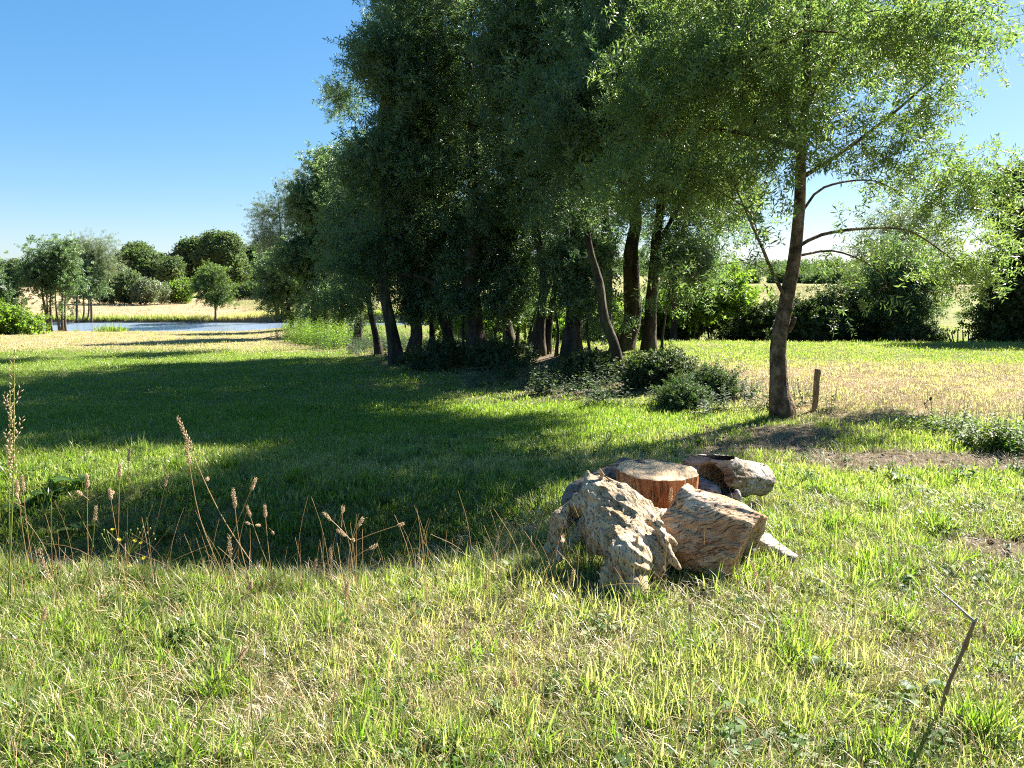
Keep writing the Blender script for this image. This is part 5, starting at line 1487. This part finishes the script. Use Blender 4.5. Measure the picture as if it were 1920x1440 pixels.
# mown hay lying in rows on the far field
x = rng.uniform(-75, 30, 9000); row = rng.integers(0, 7, 9000); y = 62 + row * 5.2 + rng.normal(0, .45, 9000) + .6 * np.sin(x * .08 + row)
k_ = y > river_mid(x) + 7
x, y = x[k_], y[k_]
gscatter('mown_hay', x, y, rng.uniform(1.0, 2.2, len(x)), rng.random(len(x)), rng.random(len(x)), SRC['far_straw'], 33, .5)
# hay rows on the far plain to the right
x = rng.uniform(20, 130, 6000); row = rng.integers(0, 5, 6000); y = 100 + row * 14 + rng.normal(0, .8, 6000)
gscatter('far_hay_rows', x, y, rng.uniform(2, 4, 6000), rng.random(6000), rng.random(6000), SRC['far_straw'], 34, .5)

# crumbs of earth on the bare soil
rng = np.random.default_rng(61)
mb = MB()
cnt_ = 0
while cnt_ < 900:
    x, y = rng.uniform(-3, 6), rng.uniform(4.2, 9.3)
    if rng.random() > float(zone_dirt(x, y)): continue
    r_ = .006 + .02 * rng.random() ** 3
    z = float(height(x, y)); c = np.array([x, y, z + r_ * .3])
    V = np.array([[1, 0, 0], [0, 1, 0], [-1, 0, 0], [0, -1, 0], [0, 0, .8], [0, 0, -.6]], float) * r_ * rng.uniform(.6, 1.4, (6, 3))
    mb.add(c + V, None, [[0, 1, 4], [1, 2, 4], [2, 3, 4], [3, 0, 4], [1, 0, 5], [2, 1, 5], [3, 2, 5], [0, 3, 5]])
    cnt_ += 1
mb.put('soil_crumbs', M['clod'])['kind'] = 'stuff'

# ------------------------------------------------------------------ tall dry stalks with seed heads
def seed_head(mb, a, d, L_, w, rg, n=26):
    """a plump spike of small spindle-shaped seeds along d"""
    d = np.array(d, float); d /= np.linalg.norm(d)
    o1 = np.cross(d, [.3, 1, .2]); o1 /= np.linalg.norm(o1); o2 = np.cross(d, o1)
    for i in range(n):
        t = (i + rg.random()) / n
        prof = math.sin(math.pi * min(1, .12 + .9 * t)) ** .7
        an = i * 2.4
        out = o1 * math.cos(an) + o2 * math.sin(an)
        p = np.array(a) + d * L_ * t + out * w * .35 * prof
        ax_ = d * .8 + out * .55; ax_ /= np.linalg.norm(ax_)
        l_ = L_ * .10 + .010; ww = w * .38 * (0.5 + .6 * prof)
        s1 = np.cross(ax_, out + .01); s1 /= np.linalg.norm(s1) + 1e-9; s2 = np.cross(ax_, s1)
        m_ = p + ax_ * l_ * .4
        V = [p, m_ + s1 * ww, m_ + s2 * ww, m_ - s1 * ww, m_ - s2 * ww, p + ax_ * l_]
        mb.add(V, None, [[0, 2, 1], [0, 3, 2], [0, 4, 3], [0, 1, 4], [5, 1, 2], [5, 2, 3], [5, 3, 4], [5, 4, 1]])

GST = 'dry grass stalks on the near bank'
def stalk(lab, base_px, tip_px, head=.075, hw=.012, sides=(), bow=.02, green=False, r=.0019, seed=0, dY=0.0, grp=GST, loose=False):
    rg = random.Random(seed)
    g = G(*base_px)
    top = P(tip_px[0], tip_px[1], g.y + dY)
    root = thing('grass_stalk', g, lab, 'grass stalk', grp)
    v = top - g
    ctrl = g + v * .5 + Vector((-v.z * bow, 0, v.x * bow))
    pts = spline([g - Vector((0, 0, .03)), ctrl, top], .04)
    d = (top - ctrl).normalized()
    r *= 1.25; hw *= rg.uniform(.7, .95); head *= rg.uniform(.9, 1.3)
    mb = MB(); mb.tube(pts, np.linspace(r, r * .55, len(pts)), 5)
    heads = [MB()]
    hl = head
    if loose:
        for i in range(9):
            t = i / 9
            seed_head(heads[0], np.array(top) - np.array(d) * hl * (1 - t) + np.array([rg.uniform(-.012, .012), rg.uniform(-.01, .01), 0]), np.array(d) + np.array([rg.uniform(-.35, .35), rg.uniform(-.3, .3), 0]), hl * .2, hw * (1 - .6 * t), rg, 10)
    else:
        seed_head(heads[0], top - d * hl, d, hl * .62, hw, rg, 26)
        seed_head(heads[0], top - d * hl * .42, d, hl * .42, hw * .8, rg, 16)
    for (bu, bv, tu, tv, hl2) in sides:
        a, b = P(bu, bv, g.y + dY * .7), P(tu, tv, g.y + dY * .7 + .02)
        mid2 = (a + b) / 2 + Vector((0, 0, .004))
        sp_ = spline([a, mid2, b], .02)
        mb.tube(sp_, np.linspace(r * .7, r * .4, len(sp_)), 4)
        if hl2:
            dd = (b - a).normalized(); heads.append(MB()); seed_head(heads[-1], b - dd * hl2, dd, hl2, hw * .85, rg, 20)
    st = mb.put('stem', M['stem_green'] if green else M['stem_dry'], root, g)
    for hm in heads: hm.put('seed_head', M['seed'], root, g, smooth_shade=False)
    return root
stalk('tallest loose-headed stalk at the left edge, rising above the far field', (12, 1150), (27, 655), .52, .017, [], -.01, True, .0032, 1, loose=True)
stalk('second tall green stalk at the left edge with a narrow ragged head', (20, 1145), (19, 735), .30, .016, [], .005, True, .0030, 2, loose=True)
stalk('reddish stalk with a paired head beside the tall green stalks', (70, 1105), (41, 893), .075, .011, [(39, 945, 30, 925, .03)], .015, False, .0019, 3)
stalk('reddish stalk leaning left just beside the one with the paired head', (60, 1100), (31, 902), .07, .011, [(46, 952, 16, 938, .0)], .01, False, .0018, 4)
stalk('short stalk leaning left with a long drooping head', (108, 1125), (73, 1030), .15, .010, [], .02, False, .0018, 5)
stalk('straight stalk with one plump upright head and a small side head', (166, 1110), (163, 892), .055, .013, [(167, 938, 145, 922, .035)], .0, False, .0018, 6)
stalk('yellowish stalk bent to the right with a slim curved head', (143, 1125), (180, 950), .085, .010, [], -.05, True, .0019, 7)
stalk('thin stalk with a knobbly head at the yellow flowers', (240, 1105), (205, 918), .045, .014, [(209, 935, 211, 922, .02)], .01, False, .0017, 8)
stalk('upright stalk with a pale slim head behind the yellow flowers', (222, 1100), (225, 870), .075, .011, [], .005, False, .0020, 9)
stalk('stalk with a tan feathery head tilted right over the grass', (236, 1080), (242, 842), .08, .012, [], .0, False, .0016, 10)
stalk('long thin stalk leaning right with a shaded brown head', (262, 1080), (314, 890), .085, .010, [], -.02, False, .0017, 11)
stalk('longest leaning stalk with the highest head in the middle of the bank', (524, 1120), (333, 783), .15, .013, [], .05, False, .0022, 12)
stalk('leaning stalk ending just below the highest head', (440, 1115), (349, 836), .085, .011, [(383, 905, 390, 897, .02)], .06, False, .0021, 13)
stalk('stalk with a fat double head, left of two crossing ones', (478, 1115), (437, 918), .085, .013, [(443, 945, 436, 928, .04)], .04, False, .0020, 14)
stalk('stalk crossing from lower left to a head tilted right', (388, 1120), (479, 898), .075, .011, [], .0, False, .0018, 15)
stalk('upright stalk with a narrow pale head right of the crossing pair', (514, 1112), (496, 948), .06, .010, [(504, 990, 512, 1000, .018)], .01, False, .0017, 16)
stalk('short stalk with a long brown head low among the crossing stalks', (441, 1125), (429, 1002), .10, .010, [], .01, False, .0018, 17)
stalk('thin stalk with two small bent side heads', (532, 1115), (463, 950), .05, .009, [(474, 985, 462, 980, .028), (478, 985, 486, 985, .022)], .03, False, .0016, 18)
stalk('branched stalk with spreading seed heads standing apart from the others', (650, 1185), (662, 1012), .012, .008, [(660, 1015, 607, 962, .05), (640, 988, 643, 950, .035), (661, 1010, 680, 972, .045), (661, 1015, 633, 994, .05), (660, 1048, 706, 1022, .04), (661, 1016, 756, 982, .03)], .01, False, .0019, 19)
stalk('thin stalk left of the branched stalk', (611, 1090), (628, 965), .04, .009, [], .0, False, .0015, 20)
stalk('short stalk with a slim head just left of the branched one', (622, 1100), (619, 1028), .06, .010, [], .0, False, .0016, 21)
stalk('small tilted brown head at the edge of the bright bank', (581, 1095), (593, 1050), .06, .010, [], .0, False, .0015, 22)
stalk('thin straight stalk standing in front of the seam between the two front logs', (1245, 1120), (1259, 917), .055, .006, [], .01, False, .0014, 23, -.05)
stalk('thin stalk with a small knob head standing before the gnarled root log', (1177, 1160), (1195, 1006), .035, .008, [], -.01, False, .0014, 24, -.05)
stalk('stalk with a pale blunt head growing right of the hollow log', (1427, 965), (1441, 903), .035, .011, [], .0, False, .0018, 25)
stalk('brown feathery seed head low in the grass left of the root log', (1070, 1120), (1075, 1070), .09, .013, [], .0, False, .0018, 26)
stalk('pale curved seed head in the grass right of the big log', (1432, 1120), (1412, 1055), .08, .011, [], .05, False, .0016, 27)
stalk('rusty feathery seed head in the grass below the big log end', (1443, 1150), (1440, 1085), .08, .013, [], .0, False, .0016, 28)
stalk('dark thin stalk in the very front, left of the middle', (481, 1440), (470, 1090), .03, .006, [], .02, True, .0018, 29)
stalk('tall thin straw in the front below the branched stalk', (610, 1440), (652, 1090), .05, .006, [], .0, False, .0016, 30)
stalk('bleached fallen straw leaning right in the front grass', (315, 1435), (462, 1215), .05, .006, [], .03, False, .0018, 31)
stalk('thin straw standing at the very front near the left corner', (30, 1440), (85, 1140), .05, .006, [], .02, False, .0016, 32)
stalk('thin reddish straw in the front right of the middle', (1010, 1440), (962, 1260), .05, .007, [], .02, False, .0016, 33)
stalk('dark thin stalk in front between the log pile and the bent stick', (1300, 1410), (1295, 1130), .03, .006, [], .01, True, .0016, 34)
stalk('dark thin stalk behind the bent stick', (1890, 1420), (1845, 1170), .03, .006, [], .03, True, .0016, 35)

# long arched straws lying loosely over the front grass
rg = random.Random(8)
mb = MB()
for k in range(260):
    y = rg.uniform(2.2, 4.6); x = rg.uniform(-1, 1) * half_w(y)
    a = rg.uniform(0, 6.28); L_ = rg.uniform(.15, .5)
    z0 = float(height(x, y)); dx, dy = math.cos(a) * L_, math.sin(a) * L_
    z1 = float(height(x + dx, y + dy))
    up = rg.random() < .4
    pts = spline([(x, y, z0), (x + dx * .5, y + dy * .5, max(z0, z1) + rg.uniform(.06, .16)), (x + dx, y + dy, z1 + (rg.uniform(.12, .3) if up else .03))], .06)
    mb.tube(pts, np.linspace(.0016, .0008, len(pts)), 3)
o = mb.put('fallen_straw', M['stem_dry']); o['kind'] = 'stuff'
mb = MB()
for k in range(420):
    y = rg.uniform(1.9, 4.2); x = rg.uniform(-1, 1) * half_w(y)
    z0 = float(height(x, y)); h_ = rg.uniform(.12, .34)
    dx, dy = rg.gauss(0, .07), rg.gauss(0, .07)
    pts = spline([(x, y, z0 - .01), (x + dx * .4, y + dy * .4, z0 + h_ * .6), (x + dx, y + dy, z0 + h_)], .06)
    mb.tube(pts, np.linspace(.0014, .0007, len(pts)), 3)
for k in range(90):
    y = rg.uniform(3.45, 4.15); x = rg.uniform(-2.9, .5)
    z0 = float(height(x, y)); h_ = rg.uniform(.15, .5)
    dx, dy = rg.gauss(0, .09), rg.gauss(0, .07)
    pts = spline([(x, y, z0 - .01), (x + dx * .4, y + dy * .4, z0 + h_ * .6), (x + dx, y + dy, z0 + h_)], .06)
    mb.tube(pts, np.linspace(.0016, .0008, len(pts)), 3)
o = mb.put('upright_straw', M['stem_dry']); o['kind'] = 'stuff'

# ------------------------------------------------------------------ yellow flowers, broad-leaved plants, weeds
def disc_petals(mb, c, r, rg, n=12):
    nrm = np.array([rg.gauss(0, .3), rg.gauss(-.3, .3), 1.0]); nrm /= np.linalg.norm(nrm)
    o1 = np.cross(nrm, [1, .2, .1]); o1 /= np.linalg.norm(o1); o2 = np.cross(nrm, o1)
    for lay, rr_ in ((0, 1), (1, .65)):
        for i in range(n):
            a = (i + lay * .5) * 6.283 / n; d = o1 * math.cos(a) + o2 * math.sin(a); s = np.cross(nrm, d)
            p = np.array(c) + nrm * .002 * lay
            mb.add([p, p + d * r * rr_ * .6 + s * r * .17 + nrm * r * .12, p + d * r * rr_ + nrm * r * (.15 + lay * .2), p + d * r * rr_ * .6 - s * r * .17 + nrm * r * .12], [[0, 1, 2, 3]])
g = G(228, 1105)
root = thing('yellow_flower', g, 'branched wild plant with small yellow flowers on the shaded ditch side', 'flower')
rg = random.Random(4); st = MB(); pe = MB(); bu = MB()
fl = [(211, 993), (223, 1012), (264, 1018), (209, 1044), (240, 1061), (270, 1046), (203, 1090), (225, 1043), (188, 1090), (253, 1014)]
bd_ = [(195, 995), (191, 1003), (196, 1012), (245, 995), (258, 993), (268, 990), (276, 1000), (238, 1002), (288, 1002), (232, 1008), (282, 992), (291, 1012), (248, 1003), (262, 1000), (202, 1000)]
hub = [P(222, 1060, g.y), P(240, 1040, g.y), P(212, 1035, g.y)]
for h_ in hub:
    st.tube(spline([g, (g + h_) / 2 + Vector((.004, 0, 0)), h_], .04), np.linspace(.002, .0015, len(spline([g, (g + h_) / 2 + Vector((.004, 0, 0)), h_], .04))), 5)
for k, (u, v) in enumerate(fl + bd_):
    q = P(u, v, g.y + rg.uniform(-.06, .06))
    h_ = min(hub, key=lambda b: (b - q).length)
    st.tube([h_, (h_ + q) / 2 + Vector((rg.uniform(-.01, .01), 0, -.005)), q], [.0012, .001, .0008], 4)
    if k < len(fl): disc_petals(pe, q, .012, rg)
    else: bu.tube([q - Vector((0, 0, .003)), q, q + Vector((0, 0, .005)), q + Vector((0, 0, .009))], [.001, .0038, .0036, .001], 6, True)
st.put('stem', M['stem_green'], root, g)
pe.put('petals', M['petal'], root, g, False)
o = bu.put('buds', M['bud'], root, g); o['kind'] = 'stuff'

def big_leaf(mb, p, d, L_, W_, rg):
    """broad wavy leaf: a 2 x 5 grid of quads bent along its midrib"""
    d = np.array(d, float); d /= np.linalg.norm(d)
    s = np.cross(d, [0, 0, 1.0]); s /= np.linalg.norm(s) + 1e-9
    V = []
    for i in range(7):
        t = i / 6
        w = W_ * .5 * (math.sin(math.pi * (t * .92 + .05)) ** .6) * (1 - .25 * t)
        c = np.array(p) + d * L_ * t + np.array([0, 0, L_ * (.28 * t - .5 * t * t)])
        for j in (-1, -.5, 0, .5, 1):
            V.append(c + s * w * j + np.array([0, 0, abs(j) * W_ * .10 + rg.uniform(-.03, .03) * W_]))
    Q = [[i * 5 + j, i * 5 + j + 1, i * 5 + j + 6, i * 5 + j + 5] for i in range(6) for j in range(4)]
    mb.add(V, Q)
def leafy(name, lab, cat, grp, u, v, n, L_, W_, h, seed, mat='weed', up=.35):
    g = G(u, v); rg = random.Random(seed)
    root = thing(name, g, lab, cat, grp)
    stem = MB()
    for k in range(n):
        a = k * 2.4 + rg.random(); rr_ = rg.uniform(.2, 1) * h
        d = np.array([math.cos(a), math.sin(a), up * rg.uniform(.2, 1.3)])
        b0 = np.array(g) + np.array([math.cos(a), math.sin(a), 0]) * rr_ * .5 + np.array([0, 0, rr_ * .8])
        stem.tube([np.array(g), (np.array(g) + b0) / 2 + np.array([0, 0, rr_ * .1]), b0], [.004, .003, .0025], 4)
        mb = MB(); big_leaf(mb, b0, d, L_ * rg.uniform(.6, 1.1), W_ * rg.uniform(.7, 1.1), rg)
        o = mb.put('leaf', M[mat], root, g)
        me = o.data
        fattr(me, 'tip', np.zeros(len(me.vertices))); fattr(me, 'rnd', np.full(len(me.vertices), rg.random() ** 2))
    stem.put('stems', M['stem_green'], root, g)
GD = 'dock plants in the ditch'
leafy('dock_plant', 'spread of broad dull leaves on the ditch side below the sunlit strip', 'plant', GD, 95, 935, 11, .12, .10, .07, 1)
leafy('dock_plant', 'single big broad-leaved plant beside the straight plump-headed stalk', 'plant', GD, 140, 912, 6, .16, .13, .07, 2)
leafy('dock_plant', 'pale broad-leaved plant in the ditch behind the bent yellowish stalk', 'plant', GD, 148, 1000, 5, .13, .10, .08, 3)
leafy('dock_plant', 'broad pale-green leaves right of the yellow flowers', 'plant', GD, 312, 1010, 5, .12, .10, .08, 4)
leafy('dock_plant', 'low broad leaves in the dark ditch below the tall green stalks', 'plant', GD, 40, 960, 7, .11, .09, .06, 5)
leafy('dock_plant', 'flat round-leaved plant in the front left corner grass', 'plant', 'broad plants in the front grass', 60, 1310, 6, .07, .06, .06, 6)
leafy('dock_plant', 'round pale leaf pair in the front grass below the flowers', 'plant', 'broad plants in the front grass', 205, 1330, 3, .06, .055, .05, 7)
leafy('dock_plant', 'dark-leaved seedling beside the foot of the bent stick', 'plant', 'broad plants in the front grass', 1725, 1310, 7, .07, .055, .07, 8)
leafy('dock_plant', 'young broad-leaved shoot left of the bent stick', 'plant', 'broad plants in the front grass', 1545, 1260, 6, .055, .04, .10, 9)
leafy('dock_plant', 'sunlit broad leaves just below the bare soil band', 'plant', 'broad plants in the front grass', 1690, 905, 7, .14, .09, .05, 10)

GWD = 'weeds at the edge of the dry pasture'
def weed_patch(lab, spots, seed, sc_):
    rng = np.random.default_rng(seed)
    g = G(*spots[0][:2])
    root = thing('weed_plant', g, lab, 'plant', GWD)
    mb = MB(); pts = []
    for (u, v, n, rad) in spots:
        q = G(u, v)
        for _ in range(n):
            p = np.array(q) + np.array([rng.normal(0, rad), rng.normal(0, rad), 0]); p[2] = float(height(p[0], p[1]))
            pts.append(p)
        for _ in range(3):
            p = np.array(q) + np.array([rng.normal(0, rad), rng.normal(0, rad), 0]); p[2] = float(height(p[0], p[1]))
            t = p + np.array([rng.normal(0, .06), rng.normal(0, .06), rng.uniform(.22, .42)])
            mb.tube([p, (p + t) / 2 + rng.normal(0, .01, 3), t], [.003, .0025, .0015], 4)
            for _ in range(3): mb.tube([p + (t - p) * .7, p + (t - p) * .8 + rng.normal(0, .03, 3) + [0, 0, .03]], [.0016, .001], 3)
    mb.put('dead_stems', M['stake_wood'], root, g)['kind'] = 'stuff'
    n = len(pts)
    scatter('foliage', pts, upright(n, rng, .25), sc_ * rng.uniform(.6, 1.2, n), rng.random(n) * .5, rng.random(n), SRC['weed'], seed, root, tuple(g))
weed_patch('scraggly green weed clump at the right edge', [(1890, 842, 26, .13), (1850, 838, 16, .10), (1925, 835, 18, .12)], 701, 1.0)
weed_patch('leafy weed clump with dead stalks left of the one at the right edge', [(1770, 812, 16, .12), (1800, 812, 10, .10), (1740, 808, 6, .08)], 702, .85)
g = G(1746, 800)
root = thing('dead_thistle', g, 'dry dead thistle with one dark round head', 'thistle')
mb = MB(); t0 = P(1745, 748, g.y); mb.tube(spline([g, (g + t0) / 2 + Vector((.01, 0, 0)), t0], .05), .004 * np.ones(len(spline([g, (g + t0) / 2 + Vector((.01, 0, 0)), t0], .05))), 5)
mb.tube([g + (t0 - g) * .5, g + (t0 - g) * .6 + Vector((-.07, 0, .06))], [.003, .002], 4)
mb.put('stem', M['stake_wood'], root, g)
mb = MB()
for c, r_ in ((t0, .026), (g + (t0 - g) * .6 + Vector((-.07, 0, .07)), .018)):
    for i in range(60):
        d = np.array([rg.gauss(0, 1), rg.gauss(0, 1), rg.gauss(.2, 1)]); d /= np.linalg.norm(d)
        s = np.cross(d, [.3, .2, 1]); s /= np.linalg.norm(s)
        c_ = np.array(c)
        mb.add([c_ - s * r_ * .35, c_ + s * r_ * .35, c_ + d * r_], None, [[0, 1, 2]])
mb.put('flower_head', M['thistle_head'], root, g, False)

# ------------------------------------------------------------------ air
if HAZE:
    me = bpy.data.meshes.new('haze')
    X0, X1, Y0_, Y1, Z0, Z1 = -1450, 1450, -62, 2650, -6, 27
    V = [(x, y, z) for x in (X0, X1) for y in (Y0_, Y1) for z in (Z0, Z1)]
    me.from_pydata(V, [], [(0, 1, 3, 2), (4, 6, 7, 5), (0, 4, 5, 1), (2, 3, 7, 6), (0, 2, 6, 4), (1, 5, 7, 3)])
    hm = bpy.data.materials.new('haze_air'); hm.use_nodes = True
    N, L = hm.node_tree.nodes, hm.node_tree.links
    N.remove(N['Principled BSDF'])
    pv = N.new('ShaderNodeVolumePrincipled')
    pv.inputs['Color'].default_value = (0.80, 0.88, 1.0, 1)
    pv.inputs['Density'].default_value = HAZE
    pv.inputs['Anisotropy'].default_value = 0.2
    L.new(pv.outputs[0], N['Material Output'].inputs['Volume'])
    tag(put('haze', me, hm), kind='stuff')
